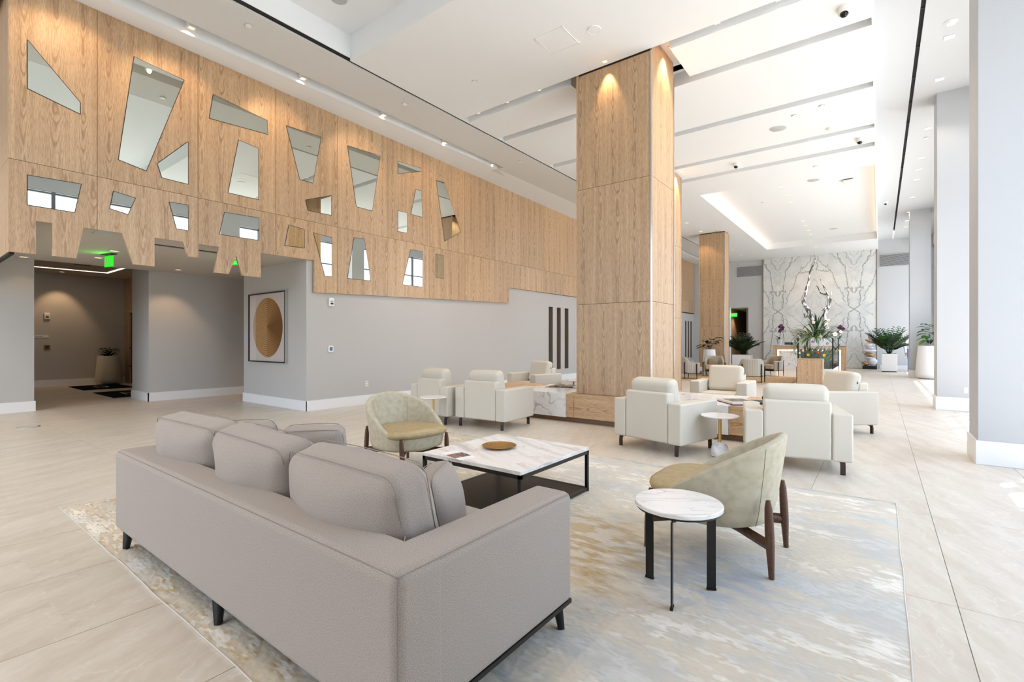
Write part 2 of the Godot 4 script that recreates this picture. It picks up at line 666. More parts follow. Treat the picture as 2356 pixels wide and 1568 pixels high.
	mat("petal_purple", Color(0.42, 0.22, 0.50), 0.6)
	mat("petal_plum", Color(0.32, 0.12, 0.26), 0.6)
	mat("petal_yellow", Color(0.95, 0.75, 0.10), 0.6)
	mat("petal_red", Color(0.62, 0.10, 0.10), 0.6)
	mat("petal_cream", Color(0.86, 0.74, 0.60), 0.6)
	var bark := mat("driftwood", Color(1, 1, 1), 0.9)
	bark.albedo_texture = noise_tex(Vector2i(256, 256), noise(0.03, 27, 4), [[0.0, Color(0.12, 0.11, 0.11)], [0.45, Color(0.42, 0.40, 0.39)], [0.55, Color(0.86, 0.86, 0.86)], [1.0, Color(0.95, 0.95, 0.95)]])
	tri_map(bark, Vector3(1.2, 0.5, 1.2), false)
	mat("stone_silver", Color(0.80, 0.80, 0.83), 0.3, 0.35)
	mat("stone_white", Color(0.88, 0.88, 0.90), 0.3)
	mat("stone_gold", Color(0.72, 0.57, 0.38), 0.3, 0.6)
	mat("skin", Color(0.78, 0.60, 0.50), 0.6)
	mat("shirt_white", Color(0.90, 0.91, 0.94), 0.9)
	mat("jeans", Color(0.52, 0.58, 0.70), 0.95)
	mat("hair", Color(0.35, 0.29, 0.25), 0.7)
	mat("shoe", Color(0.35, 0.35, 0.38), 0.7)
	var jute := mat("jute", Color(1, 1, 1), 0.95)
	jute.albedo_texture = noise_tex(Vector2i(512, 512), noise(0.05, 29, 4), [[0.25, Color(0.58, 0.44, 0.29)], [0.5, Color(0.74, 0.63, 0.48)], [0.75, Color(0.86, 0.80, 0.70)]])
	tri_map(jute, Vector3(0.5, 0.5, 0.5))

# ---------------------------------------------------------------- the room
func struct(called: String, label: String, category: String) -> Node3D:
	return thing(called, label, category, Vector3.ZERO, 0.0, "", "structure")

func build_floor() -> void:
	var f := struct("floor", "pale beige porcelain floor of large rectangular tiles with thin joints", "floor")
	part(f, "grout_bed", bx(Vector3(-21, -0.3, -38), Vector3(2.6, -0.004, 6)), M.grout)
	var px := 0.846
	var pz := 1.68
	var kinds := []
	for k in 5:
		var mb := MB.new().rbox(Vector3(0, -0.01, 0), Vector3(px - 0.0035, 0.02, pz - 0.0035), 0.0012, 1)
		mb.uv_flat(0, 2, Vector2(1.0 / 3.4, 1.0 / 3.4), Vector2(0.137 + 0.231 * k, 0.31 + 0.397 * k))
		kinds.append(mb.mesh())
	var rest := MB.new()
	var rng := RandomNumberGenerator.new()
	rng.seed = 5
	for i in range(-25, 3):
		var x0 := 0.33 + px * i
		for j in range(-16, 7):
			var z0 := -5.13 + pz * (j - 1)
			var c := Vector3(x0 + px * 0.5, 0, z0 + pz * 0.5)
			var k := rng.randi() % 5
			if c.x < -14.6 and (c.z > 1.0 or c.z < -6.0):
				continue
			if c.x < -10.2 and c.z < -13.0:
				continue
			if c.x > -14.7 and c.z > -17.0 and c.z < 0.6 and not (c.x < -9.9 and c.z < -7.2) and not (c.z > -0.4 and c.x > -1.0):
				part(f, "tile", kinds[k], M.floor_tile, c, Vector3(0, 180.0 * (rng.randi() % 2), 0))
			else:
				var q := MB.new().box(Vector3(c.x, -0.01, c.z), Vector3(px - 0.0035, 0.02, pz - 0.0035))
				q.uv_flat(0, 2, Vector2(1.0 / 3.4, 1.0 / 3.4), Vector2(0.21 * k, 0.33 * k))
				rest.add(q)
	var r := part(f, "tile", rest.mesh(), M.floor_tile)
	r.set_meta("kind", "stuff")
	var p := solo("pavement", "pale paved ground outside the tall windows", "pavement", bx(Vector3(2.6, -0.4, -60), Vector3(60, -0.1, 40)), M.paving, Vector3.ZERO, Vector3.ZERO, "", "structure")

const SLOTS := [[-7.38, -7.58], [-8.58, -8.78], [-10.70, -10.92], [-12.80, -13.03], [-13.97, -14.25]]

func build_ceiling() -> void:
	var c := struct("ceiling", "high white ceiling with narrow cross slots and a raised tray", "ceiling")
	var w: Material = M.ceiling_white
	var xl := -6.93
	var xr := -0.09
	# panels between the slots
	var z := -4.73
	for i in SLOTS.size():
		var s = SLOTS[i]
		if i == 1:
			part(c, "panel", bx(Vector3(xl, 6, s[0]), Vector3(-4.42, 6.46, z)), w)
			part(c, "panel", bx(Vector3(-2.63, 6, s[0]), Vector3(xr, 6.46, z)), w)
		else:
			part(c, "panel", bx(Vector3(xl, 6, s[0]), Vector3(xr, 6.46, z)), w)
		part(c, "slot_end", bx(Vector3(xl, 6.002, s[1]), Vector3(xl + 0.03, 6.24, s[0])), w)
		part(c, "slot_lid", bx(Vector3(xl, 6.24, s[1] - 0.05), Vector3(xr, 6.34, s[0] + 0.05)), w)
		z = s[1]
	part(c, "slot_lid", bx(Vector3(-4.5, 6.24, -8.7), Vector3(-2.55, 6.4, -7.3)), w)
	# beyond the slots: a raised tray with a lit edge
	part(c, "panel", bx(Vector3(xl, 6, -30.6), Vector3(-4.66, 6.46, -14.25)), w)
	part(c, "panel", bx(Vector3(-4.66, 6, -15.78), Vector3(xr, 6.46, -14.25)), w)
	part(c, "panel", bx(Vector3(-4.66, 6, -30.6), Vector3(xr, 6.46, -27.2)), w)
	part(c, "tray", bx(Vector3(-4.7, 6.3, -27.3), Vector3(xr, 6.46, -15.7)), w)
	part(c, "fascia", bx(Vector3(xr, 6, -30.6), Vector3(xr + 0.03, 6.6, 6)), w)
	# raised part over the seating group
	part(c, "panel", bx(Vector3(-7.0, 6.42, -4.75), Vector3(xr, 6.7, 6)), w)
	# strip along the windows, split by the dark air slot
	part(c, "panel", bx(Vector3(xr + 0.03, 6.45, -30.6), Vector3(0.495, 6.7, 6)), M.strip_white)
	part(c, "panel", bx(Vector3(0.555, 6.45, -30.6), Vector3(2.14, 6.7, 6)), M.strip_white)
	part(c, "panel", bx(Vector3(0.49, 6.45, -30.6), Vector3(0.56, 6.7, -28.2)), w)
	# left soffit with the long wall-washing coves
	var g: Material = M.soffit_grey
	part(c, "soffit", MB.new().extrude(PackedVector2Array([Vector2(-7.0, 6), Vector2(-7.0, -30.6), Vector2(-7.95, -30.6), Vector2(-7.95, 6)]), Basis(Vector3.RIGHT, Vector3(0, 0, 1), Vector3.DOWN), Vector3(0, 6, 0), 0.5).mesh(), g)
	for zz in [[6.0, -1.4], [-10.09, -14.9], [-29.5, -30.6]]:
		part(c, "soffit", bx(Vector3(-8.35, 6, zz[1]), Vector3(-7.95, 6.4, zz[0])), g)
	part(c, "cove_lid", bx(Vector3(-8.5, 6.2, -30.6), Vector3(-7.9, 6.4, 6)), w)
	# the band between the cove and the timber wall dips slightly along its length
	var pts := [[6.0, -8.3, 6.26], [-1.4, -8.3, 6.24], [-5.2, -8.22, 6.15], [-10.1, -8.14, 6.05], [-16.0, -8.12, 5.94], [-30.6, -8.12, 6.15]]
	var bm := MB.new()
	for i in pts.size() - 1:
		var a = pts[i]
		var b = pts[i + 1]
		var p0 := Vector3(a[1], 6.0, a[0])
		var p1 := Vector3(b[1], 6.0, b[0])
		var q0 := Vector3(-9.12, a[2], a[0])
		var q1 := Vector3(-9.12, b[2], b[0])
		bm.quad(p0, p1, q1, q0, Vector3.DOWN)
		var up := Vector3(0, 0.22, 0)
		bm.quad(p0, p1, p1 + up, p0 + up, Vector3.RIGHT)
		bm.quad(p0 + up, p1 + up, q1 + up, q0 + up, Vector3.UP)
	part(c, "band", bm.mesh(), w)
	part(c, "panel", bx(Vector3(-21, 6.0, -1.0), Vector3(-9.1, 6.4, 6)), w)
	# roof over everything keeps the daylight out
	part(c, "roof_slab", bx(Vector3(-21, 6.72, -38), Vector3(2.14, 7.0, 6.2)), w)
	# black air slots
	part(c, "fascia", bx(Vector3(-7.0, 6.046, -30.6), Vector3(-6.93, 6.5, 6)), w)
	solo("linear_diffuser", "long black air slot in the ceiling beside the left soffit", "air vent", bx(Vector3(-6.995, 6.025, -28.5), Vector3(-6.935, 6.045, 6)), M.black_gap)
	var d := thing("linear_diffuser", "long dark air slot in the white ceiling strip above the windows", "air vent")
	part(d, "channel", bx(Vector3(0.496, 6.49, -28.19), Vector3(0.554, 6.55, 4)), M.black_gap)
	for i in 26:
		part(d, "spacer", bx(Vector3(0.495, 6.475, -28.0 + i * 1.22), Vector3(0.555, 6.50, -27.97 + i * 1.22)), M.dark_frame)

func build_left_side() -> void:
	# long wall with the three tall niches (and three more at its far end)
	var wl := CSGBox3D.new()
	wl.name = "wall_left"
	wl.size = Vector3(2.7, 3.1, 25.4)
	wl.position = Vector3(-9.12 - 1.35, 1.55, -5.22 - 12.7)
	wl.material = M.wallcovering
	tag(wl, "long grey wallcovered wall under the timber cladding with slit niches", "wall", "", "structure")
	for z in [-14.25, -14.78, -15.32, -29.0, -29.5, -30.0]:
		var h := CSGBox3D.new()
		h.name = "niche"
		h.operation = CSGShape3D.OPERATION_SUBTRACTION
		h.size = Vector3(0.5, 2.19, 0.265)
		h.position = Vector3(1.35, 1.495 - 1.55, z + 5.22 + 12.7)
		h.material = M.taupe
		wl.add_child(h, true)
	add_child(wl)
	struct_box("baseboard_left", "white baseboard along the long grey wall", "baseboard", Vector3(-9.12, 0, -30.5), Vector3(-9.1, 0.2, -5.2), M.trim_white)
	struct_box("baseboard_return", "white baseboard under the framed picture", "baseboard", Vector3(-11.84, 0, -5.22), Vector3(-9.1, 0.2, -5.2), M.trim_white)
	# recessed wall and pier
	struct_box("wall_recess", "grey wallcovered wall at the back of the recess", "wall", Vector3(-14.69, 0, -16), Vector3(-13.5, 3.52, -3.85), M.wallcovering)
	var b := struct("baseboard_recess", "white baseboard round the recessed wall and its pier", "baseboard")
	part(b, "board", bx(Vector3(-13.5, 0, -16), Vector3(-13.48, 0.2, -3.83)), M.trim_white)
	part(b, "board", bx(Vector3(-14.71, 0, -3.85), Vector3(-13.48, 0.2, -3.83)), M.trim_white)
	struct_box("wall_corridor", "grey end wall of the passage behind the picture wall", "wall", Vector3(-13.6, 0, -16.2), Vector3(-11.7, 3.05, -16), M.wallcovering)
	# near wall left of the vestibule
	var n := struct("wall_near_left", "grey wallcovered wall left of the vestibule opening", "wall")
	part(n, "face", bx(Vector3(-14.69, 0, -1.94), Vector3(-13.5, 3.52, -1.0)), M.wallcovering)
	part(n, "face", bx(Vector3(-14.69, 0, -1.0), Vector3(-13.5, 6.1, 6)), M.wallcovering)
	struct_box("baseboard_near_left", "white baseboard left of the vestibule opening", "baseboard", Vector3(-13.5, 0, -1.96), Vector3(-13.48, 0.2, 6), M.trim_white)
	# low ceiling of the recess
	struct_box("ceiling_recess", "low beige ceiling over the recess behind the timber teeth", "ceiling", Vector3(-13.5, 3.03, -16.2), Vector3(-9.12, 3.5, -1.08), M.recess_ceiling)
	struct_box("wall_back", "white wall behind the seating group", "wall", Vector3(-21, 0, 6), Vector3(-13.4, 7, 6.2), M.white_paint)

func struct_box(called: String, label: String, category: String, a: Vector3, b: Vector3, m: Material) -> void:
	solo(called, label, category, bx(a, b), m, Vector3.ZERO, Vector3.ZERO, "", "structure")

const LOWER_EDGE := [[-1.06, 2.57], [-1.32, 2.57], [-1.32, 3.02], [-1.48, 3.02], [-1.48, 2.57], [-1.73, 2.57], [-1.81, 3.02], [-2.25, 3.02], [-2.39, 2.57], [-2.66, 2.57], [-2.66, 3.02], [-3.05, 3.02], [-3.12, 2.79], [-3.28, 2.79], [-3.28, 3.02], [-3.59, 3.02], [-3.51, 2.57], [-3.75, 2.57], [-3.87, 2.91], [-3.97, 2.57], [-4.30, 2.57], [-4.30, 3.02], [-5.35, 3.02], [-5.35, 2.38], [-11.78, 2.57], [-11.78, 3.04], [-30.45, 3.10]]
const MIRRORS := [
	["tall slanted mirror tapering to the right, in the first panel of the upper timber row", [-1.24, 5.41, -1.77, 4.79, -1.77, 4.63, -1.24, 4.77]],
	["largest mirror, a big leaning four-sided one high on the timber wall", [-2.40, 5.73, -3.06, 5.66, -2.55, 4.04, -2.21, 4.11]],
	["five-sided mirror with a peaked right corner, low beside the largest mirror", [-3.12, 4.67, -3.12, 3.98, -2.76, 3.99, -2.70, 4.19]],
	["wide flat sloping mirror high in the third timber panel", [-3.50, 5.60, -4.41, 5.49, -4.42, 5.24, -3.44, 5.18]],
	["upright four-sided mirror below the wide flat sloping mirror", [-3.91, 4.96, -4.25, 4.92, -4.25, 3.99, -3.74, 3.99]],
	["downward tapering mirror high in the fourth timber panel", [-4.78, 5.52, -5.50, 5.55, -5.32, 4.57, -5.05, 4.57]],
	["wide bright mirror in the first panel of the lower timber row, reflecting windows", [-1.24, 3.61, -1.78, 3.63, -1.71, 3.22, -1.24, 3.22]],
	["small tilted square mirror in the lower row under the largest mirror", [-2.15, 3.62, -2.41, 3.58, -2.32, 3.32, -2.11, 3.36]],
	["small downward tapering mirror in the lower row, left of the third vertical joint", [-2.86, 3.62, -3.12, 3.63, -3.12, 3.22, -2.96, 3.22]],
	["wide low mirror in the lower row above the notched timber tooth", [-3.68, 3.63, -4.26, 3.65, -4.26, 3.25, -3.60, 3.24]],
	["small mirror in the lower row showing the timber column, above the picture wall", [-4.83, 3.63, -5.14, 3.60, -5.14, 3.24, -4.75, 3.23]],
	["short mirror rising to the right at the foot of the upper row, fourth panel", [-5.17, 4.19, -5.73, 4.41, -5.73, 4.01, -5.22, 4.00]],
	["large downward tapering mirror in the fifth timber panel", [-6.12, 5.57, -6.97, 5.61, -6.75, 4.32, -6.34, 4.32]],
	["thin wedge mirror near the ceiling in the sixth timber panel", [-7.48, 5.64, -8.18, 5.68, -8.18, 5.60, -7.48, 5.35]],
	["upward tapering mirror below the thin wedge mirror", [-8.03, 5.10, -8.21, 5.13, -8.24, 4.48, -7.88, 4.48]],
	["small plain rectangular mirror at the foot of the upper row", [-7.48, 4.47, -7.75, 4.48, -7.75, 4.00, -7.48, 3.99]],
	["long leaning mirror farthest along the upper timber row", [-8.72, 5.51, -9.00, 5.53, -9.63, 4.36, -9.02, 4.01]],
	["narrow blade mirror beside the stepped edge of the lower row", [-5.34, 3.57, -5.74, 3.54, -5.74, 2.74, -5.59, 2.74]],
	["upward tapering mirror in the lower row, over the wall strobe", [-6.28, 3.63, -6.54, 3.65, -6.70, 2.75, -6.12, 2.74]],
	["mirror reflecting a window cross, in the lower row of the timber wall", [-7.87, 3.61, -8.25, 3.62, -8.24, 2.75, -7.62, 2.75]],
	["narrow dull rectangular mirror farthest along the lower row", [-8.71, 3.62, -8.97, 3.63, -8.97, 3.03, -8.71, 3.03]],
]

func build_wood_wall() -> void:
	var X := -9.06
	var w := struct("wall_bulkhead", "oak clad upper wall of tall panels with a toothed lower edge", "wall")
	part(w, "backing", bx(Vector3(-9.5, 3.04, -30.6), Vector3(-9.105, 6.4, -1.07)), M.wood_gap)
	var sil := PackedVector2Array()
	for p in LOWER_EDGE:
		sil.append(Vector2(p[0], p[1]))
	sil.append(Vector2(-30.45, 6.4))
	sil.append(Vector2(-1.06, 6.4))
	var joints := [-1.06]
	for i in 22:
		joints.append(-1.962 - 1.306 * i)
	joints.append(-30.45)
	for i in joints.size() - 1:
		var za: float = joints[i] - 0.003
		var zb: float = joints[i + 1] + 0.003
		if i == 0:
			za = joints[i]
		for row in [[3.793, 6.4], [2.0, 3.787]]:
			var r := PackedVector2Array([Vector2(za, row[0]), Vector2(zb, row[0]), Vector2(zb, row[1]), Vector2(za, row[1])])
			for poly in Geometry2D.intersect_polygons(r, sil):
				part(w, "panel", MB.new().extrude(poly, basis_x(), Vector3(X, 0, 0), 0.045).mesh(), M["oak_%d" % ((i * 3 + (1 if row[0] < 3 else 0)) % 4)])
	# timber return at the near end
	for row in [[3.793, 6.3], [2.57, 3.787]]:
		part(w, "panel", bx(Vector3(-13.5, row[0], -1.10), Vector3(X - 0.02, row[1], -1.062)), M.oak_1)
	part(w, "shadow_gap", bx(Vector3(-13.5, 2.545, -1.12), Vector3(X - 0.05, 2.575, -1.075)), M.black_gap)
	part(w, "backing", bx(Vector3(-13.5, 3.04, -1.4), Vector3(-9.4, 6.3, -1.11)), M.wood_gap)
	for m in MIRRORS:
		var poly := PackedVector2Array()
		var q: Array = m[1]
		for k in q.size() / 2:
			poly.append(Vector2(q[k * 2], q[k * 2 + 1]))
		var t := thing("mirror", m[0], "mirror", Vector3.ZERO, 0.0, "mirrors set in the timber wall")
		part(t, "glass", MB.new().extrude(poly, basis_x(), Vector3(X + 0.005, 0, 0), 0.005).mesh(), M.mirror_glass)
		var big: Array = Geometry2D.offset_polygon(poly, 0.009, Geometry2D.JOIN_MITER)
		part(t, "edge", MB.new().extrude(big[0], basis_x(), Vector3(X + 0.003, 0, 0), 0.006).mesh(), M.mirror_edge)

func build_vestibule() -> void:
	struct_box("wall_vestibule_back", "grey wallcovered back wall of the dim vestibule", "wall", Vector3(-20.6, 0, -5.3), Vector3(-20.4, 3.6, 0.4), M.wallcovering)
	struct_box("baseboard_vestibule", "white baseboard in the dim vestibule", "baseboard", Vector3(-20.4, 0, -5.14), Vector3(-20.38, 0.2, 0.2), M.trim_white)
	struct_box("wall_vestibule_near", "wall closing the vestibule on its near side", "wall", Vector3(-20.6, 0, 0.2), Vector3(-14.6, 3.6, 0.4), M.wallcovering)
	struct_box("wall_vestibule_inner", "inner face of the wall beside the vestibule opening", "wall", Vector3(-14.8, 0, -1.9), Vector3(-14.69, 3.6, 0.4), M.wallcovering)
	var c := struct("ceiling_vestibule", "beige ceiling of the vestibule with a recessed light line", "ceiling")
	part(c, "panel", bx(Vector3(-20.6, 3.5, -5.3), Vector3(-13.4, 3.8, 0.4)), M.recess_ceiling)
	var l := thing("strip_light", "L-shaped white light line in the vestibule ceiling", "light")
	part(l, "diffuser", bx(Vector3(-18.98, 3.485, -4.37), Vector3(-18.92, 3.5, 0.0)), M.led_strip)
	part(l, "diffuser", bx(Vector3(-18.92, 3.485, -4.37), Vector3(-16.9, 3.5, -4.31)), M.led_strip)
	area(l, Vector3(-18.95, 3.47, -2.1), Vector2(0.06, 4.2), Vector3.DOWN, Color(1.0, 0.9, 0.78), 0.2)
	area(l, Vector3(-17.9, 3.47, -4.34), Vector2(2.0, 0.06), Vector3.DOWN, Color(1.0, 0.9, 0.78), 0.12)
	# timber entrance with dark glass leaves in the side wall
	struct_box("wall_vestibule_side", "side wall of the vestibule around the timber entrance", "wall", Vector3(-20.6, 0, -5.5), Vector3(-14.6, 3.6, -5.2), M.wallcovering)
	var d := struct("door_1", "oak framed entrance with dark glass leaves in the vestibule", "door")
	part(d, "post", bx(Vector3(-20.38, 0, -5.2), Vector3(-19.98, 3.5, -5.14)), M.oak_2)
	part(d, "transom_panel", bx(Vector3(-19.97, 2.42, -5.2), Vector3(-15.6, 3.5, -5.15)), M.oak_1)
	part(d, "lintel", bx(Vector3(-20.0, 2.33, -5.2), Vector3(-15.6, 2.41, -5.10)), M.oak_2)
	part(d, "post", bx(Vector3(-19.97, 0, -5.2), Vector3(-19.80, 2.33, -5.12)), M.oak_2)
	for k in 3:
		var lf := part(d, "leaf", bx(Vector3(-19.79 + k * 1.2, 0.02, -5.2), Vector3(-18.61 + k * 1.2, 2.32, -5.16)), M.plastic_black)
		part(lf, "handle", bx(Vector3(-19.75 + k * 1.2, 1.16, -5.12), Vector3(-19.2 + k * 1.2, 1.19, -5.09)), M.black_metal)
		part(lf, "handle", bx(Vector3(-19.75 + k * 1.2, 0.55, -5.12), Vector3(-19.2 + k * 1.2, 0.58, -5.09)), M.black_metal)
	var m1 := thing("door_mat", "dark navy mat before the white planter in the vestibule", "mat", Vector3(-18.85, 0.0, -4.18))
	part(m1, "pile", rb(Vector3(-0.9, 0.0, -0.6), Vector3(0.9, 0.012, 0.6), 0.005), M.navy)
	mat_print(m1)
	var m2 := thing("door_mat", "dark navy mat beside the pier, nearer the lobby", "mat", Vector3(-15.95, 0.0, -4.12))
	part(m2, "pile", rb(Vector3(-0.95, 0.0, -0.56), Vector3(0.95, 0.012, 0.56), 0.005), M.navy)
	mat_print(m2)

func mat_print(m: Node3D) -> void:
	var mb := MB.new()
	var pts := []
	for k in 15:
		var a := PI * k / 14.0
		pts.append(Vector3(cos(a) * 0.36, 0.013, 0.08 - sin(a) * 0.22))
	mb.tube(pts, [0.028], 6, Vector2(1, 0.12))
	mb.tube([Vector3(-0.30, 0.013, 0.12), Vector3(0.30, 0.013, 0.12)], [0.02], 6, Vector2(1, 0.15))
	part(m, "emblem", mb.mesh(), M.plastic_grey)

func build_far_wall() -> void:
	var w := struct("wall_far", "white far wall behind the reception desk", "wall")
	part(w, "face", bx(Vector3(-9.2, 0, -30.8), Vector3(-7.03, 6.6, -30.5)), M.white_paint)
	part(w, "face", bx(Vector3(-7.03, 3.37, -30.8), Vector3(-6.03, 6.6, -30.5)), M.white_paint)
	part(w, "face", bx(Vector3(-6.03, 0, -30.8), Vector3(2.6, 6.6, -30.5)), M.white_paint)
	struct_box("baseboard_far", "white baseboard on the far wall right of the marble", "baseboard", Vector3(0.0, 0, -30.5), Vector3(2.4, 0.2, -30.48), M.trim_white)
	var p := struct("wall_passage", "dim brown passage behind the far doorway", "wall")
	part(p, "side", bx(Vector3(-7.5, 0, -36), Vector3(-7.2, 3.4, -30.8)), M.taupe)
	part(p, "side", bx(Vector3(-6.35, 0, -36), Vector3(-5.8, 3.4, -31.6)), M.taupe)
	part(p, "end", bx(Vector3(-7.5, 0, -36.2), Vector3(-5.8, 3.4, -36)), M.walnut_dark)
	part(p, "lid", bx(Vector3(-7.5, 3.37, -36.2), Vector3(-5.8, 3.5, -30.8)), M.recess_ceiling)
	# bookmatched marble slab wall
	var t := thing("marble_panel", "tall bookmatched marble feature panel behind the reception desk", "wall panel", Vector3(-2.68, 0, -30.4))
	var mb := MB.new().span(Vector3(-2.55, 0.02, -0.09), Vector3(2.55, 6.05, 0.0))
	mb.uv_flat(0, 1, Vector2(1.0 / 5.1, -1.0 / 6.03), Vector2(0.5, 1.003))
	part(t, "slab", mb.mesh(), bookmatched())
	part(t, "trim", bx(Vector3(-2.58, 0, -0.1), Vector3(-2.55, 6.08, 0.02)), M.taupe)
	part(t, "trim", bx(Vector3(2.55, 0, -0.1), Vector3(2.58, 6.08, 0.02)), M.taupe)
	part(t, "trim", bx(Vector3(-2.58, 6.05, -0.1), Vector3(2.58, 6.08, 0.02)), M.taupe)
	for g in [[-6.63, -5.35, "wide grey wall grille left of the marble panel"], [0.02, 1.17, "wide grey wall grille right of the marble panel"]]:
		var gr := thing("wall_grille", g[2], "air vent", Vector3(0, 0, -30.5))
		part(gr, "backing", bx(Vector3(g[0], 5.12, 0), Vector3(g[1], 5.70, 0.01)), M.dark_frame)
		for k in 13:
			part(gr, "slat", bx(Vector3(g[0], 5.12 + k * 0.046, 0.01), Vector3(g[1], 5.142 + k * 0.046, 0.05)), M.plastic_grey)

# one quarter of the pattern is drawn and mirrored, as the slabs are
func bookmatched() -> StandardMaterial3D:
	var W := 512
	var H := 512
	var qw := 184
	var qh := 256
	var img := PackedFloat32Array()
	img.resize(qw * qh)
	var rng := RandomNumberGenerator.new()
	rng.seed = 12
	var wob := noise(0.03, 91, 3)
	# veins in quarter units: x 0 = outer axis, 1 = centre axis; y 0 = top, 1 = middle
	var veins := [
		[[[0.42, 0.0], [0.36, 0.12], [0.22, 0.26], [0.19, 0.44], [0.16, 0.60], [0.02, 0.70]], 2.4, 0.75],
		[[[0.62, 0.0], [0.45, 0.10], [0.26, 0.24]], 1.8, 0.55],
		[[[0.24, 0.0], [0.16, 0.10], [0.06, 0.20], [0.0, 0.26]], 1.8, 0.6],
		[[[0.14, 0.0], [0.10, 0.06], [0.0, 0.10]], 1.2, 0.5],
		[[[0.0, 0.36], [0.05, 0.30], [0.12, 0.27]], 1.2, 0.5],
		[[[0.0, 0.72], [0.06, 0.64], [0.18, 0.62], [0.24, 0.66]], 2.2, 0.7],
		[[[0.22, 0.86], [0.30, 0.70], [0.42, 0.56], [0.55, 0.36], [0.60, 0.30], [0.72, 0.32], [0.80, 0.29], [0.92, 0.27], [1.0, 0.02]], 2.0, 0.75],
		[[[0.64, 0.22], [0.70, 0.25], [0.84, 0.16], [0.95, 0.02]], 2.2, 0.6],
		[[[0.60, 0.30], [0.66, 0.22]], 1.4, 0.5],
		[[[0.16, 0.62], [0.13, 0.74], [0.17, 0.82], [0.12, 0.90], [0.14, 0.94], [0.0, 1.0]], 2.6, 0.75],
		[[[0.10, 0.80], [0.11, 0.92], [0.06, 0.96]], 1.2, 0.4],
		[[[0.30, 0.98], [0.36, 0.92], [0.60, 0.82], [0.70, 0.72]], 1.6, 0.5],
		[[[1.0, 0.42], [0.88, 0.58], [0.80, 0.66], [0.74, 0.78], [0.68, 0.92], [0.68, 1.0]], 1.6, 0.4],
		[[[1.0, 0.66], [0.92, 0.72], [0.84, 0.80], [0.80, 1.0]], 1.3, 0.4],
		[[[1.0, 0.78], [0.94, 0.84], [0.90, 0.94], [1.0, 0.98]], 1.2, 0.35],
		[[[0.0, 0.44], [0.06, 0.52], [0.10, 0.62]], 1.0, 0.35],
		[[[0.26, 0.50], [0.34, 0.42], [0.52, 0.38]], 0.9, 0.25],
	]
	for vn in veins:
		var p: Array = vn[0]
		for i in p.size() - 1:
			var a := Vector2(p[i][0] * qw, p[i][1] * qh)
			var b := Vector2(p[i + 1][0] * qw, p[i + 1][1] * qh)
			var steps := int(a.distance_to(b) * 2.0) + 2
			for s in steps:
				var q := a.lerp(b, float(s) / steps)
				q += Vector2(wob.get_noise_2d(q.x * 1.6, q.y * 1.6), wob.get_noise_2d(q.x * 1.6 + 77.0, q.y * 1.6)) * 9.0
				var r: float = vn[1] * (0.55 + 0.6 * absf(wob.get_noise_2d(q.x * 3.0, q.y)) * 2.0)
				var ri := int(ceil(r * 2.0))
				for dy in range(-ri, ri + 1):
					for dx in range(-ri, ri + 1):
						var x := int(q.x) + dx
						var y := int(q.y) + dy
						if x < 0 or y < 0 or x >= qw or y >= qh:
							continue
						var d := Vector2(x + 0.5, y + 0.5).distance_to(q)
						var val: float = vn[2] * clampf(1.25 - d / r, 0.0, 1.0)
						var k := y * qw + x
						img[k] = maxf(img[k], val)
	var cloud := noise(0.012, 95, 3)
	var fine := noise(0.02, 96, 3)
	var tex := picture(W, H, func(x: int, y: int) -> Color:
		var xx := float(x)
		# outer axes near 0.14 and 0.82 of the width, centre axis at 0.48
		var u := absf(xx / W - 0.48) * 512.0
		u = 174.0 - u
		u = absf(u)
		var yy := float(y) if y < 256 else 511.0 - y
		var qx := clampi(int(u * qw / 174.0), 0, qw - 1)
		var v := img[clampi(int(yy), 0, qh - 1) * qw + qx]
		v += pow(clampf(1.0 - absf(fine.get_noise_2d(u, yy)) * 14.0, 0.0, 1.0), 2.0) * 0.10
		if y > 430:
			v += pow(clampf(1.0 - absf(sin((u * 0.9 + yy * 1.4) * 0.32)) * 2.2, 0.0, 1.0), 1.5) * 0.22 * clampf((y - 430) / 60.0, 0.0, 1.0) * clampf(1.0 - u / 60.0, 0.0, 1.0)
		var base := Color(0.90, 0.91, 0.90).lerp(Color(0.83, 0.85, 0.85), clampf(cloud.get_noise_2d(u, yy) + 0.3, 0.0, 1.0))
		return base.lerp(Color(0.40, 0.43, 0.43), clampf(v * 0.75, 0.0, 0.75)))
	var m := mat("marble_bookmatched", Color(1, 1, 1), 0.15)
	m.albedo_texture = tex
	return m

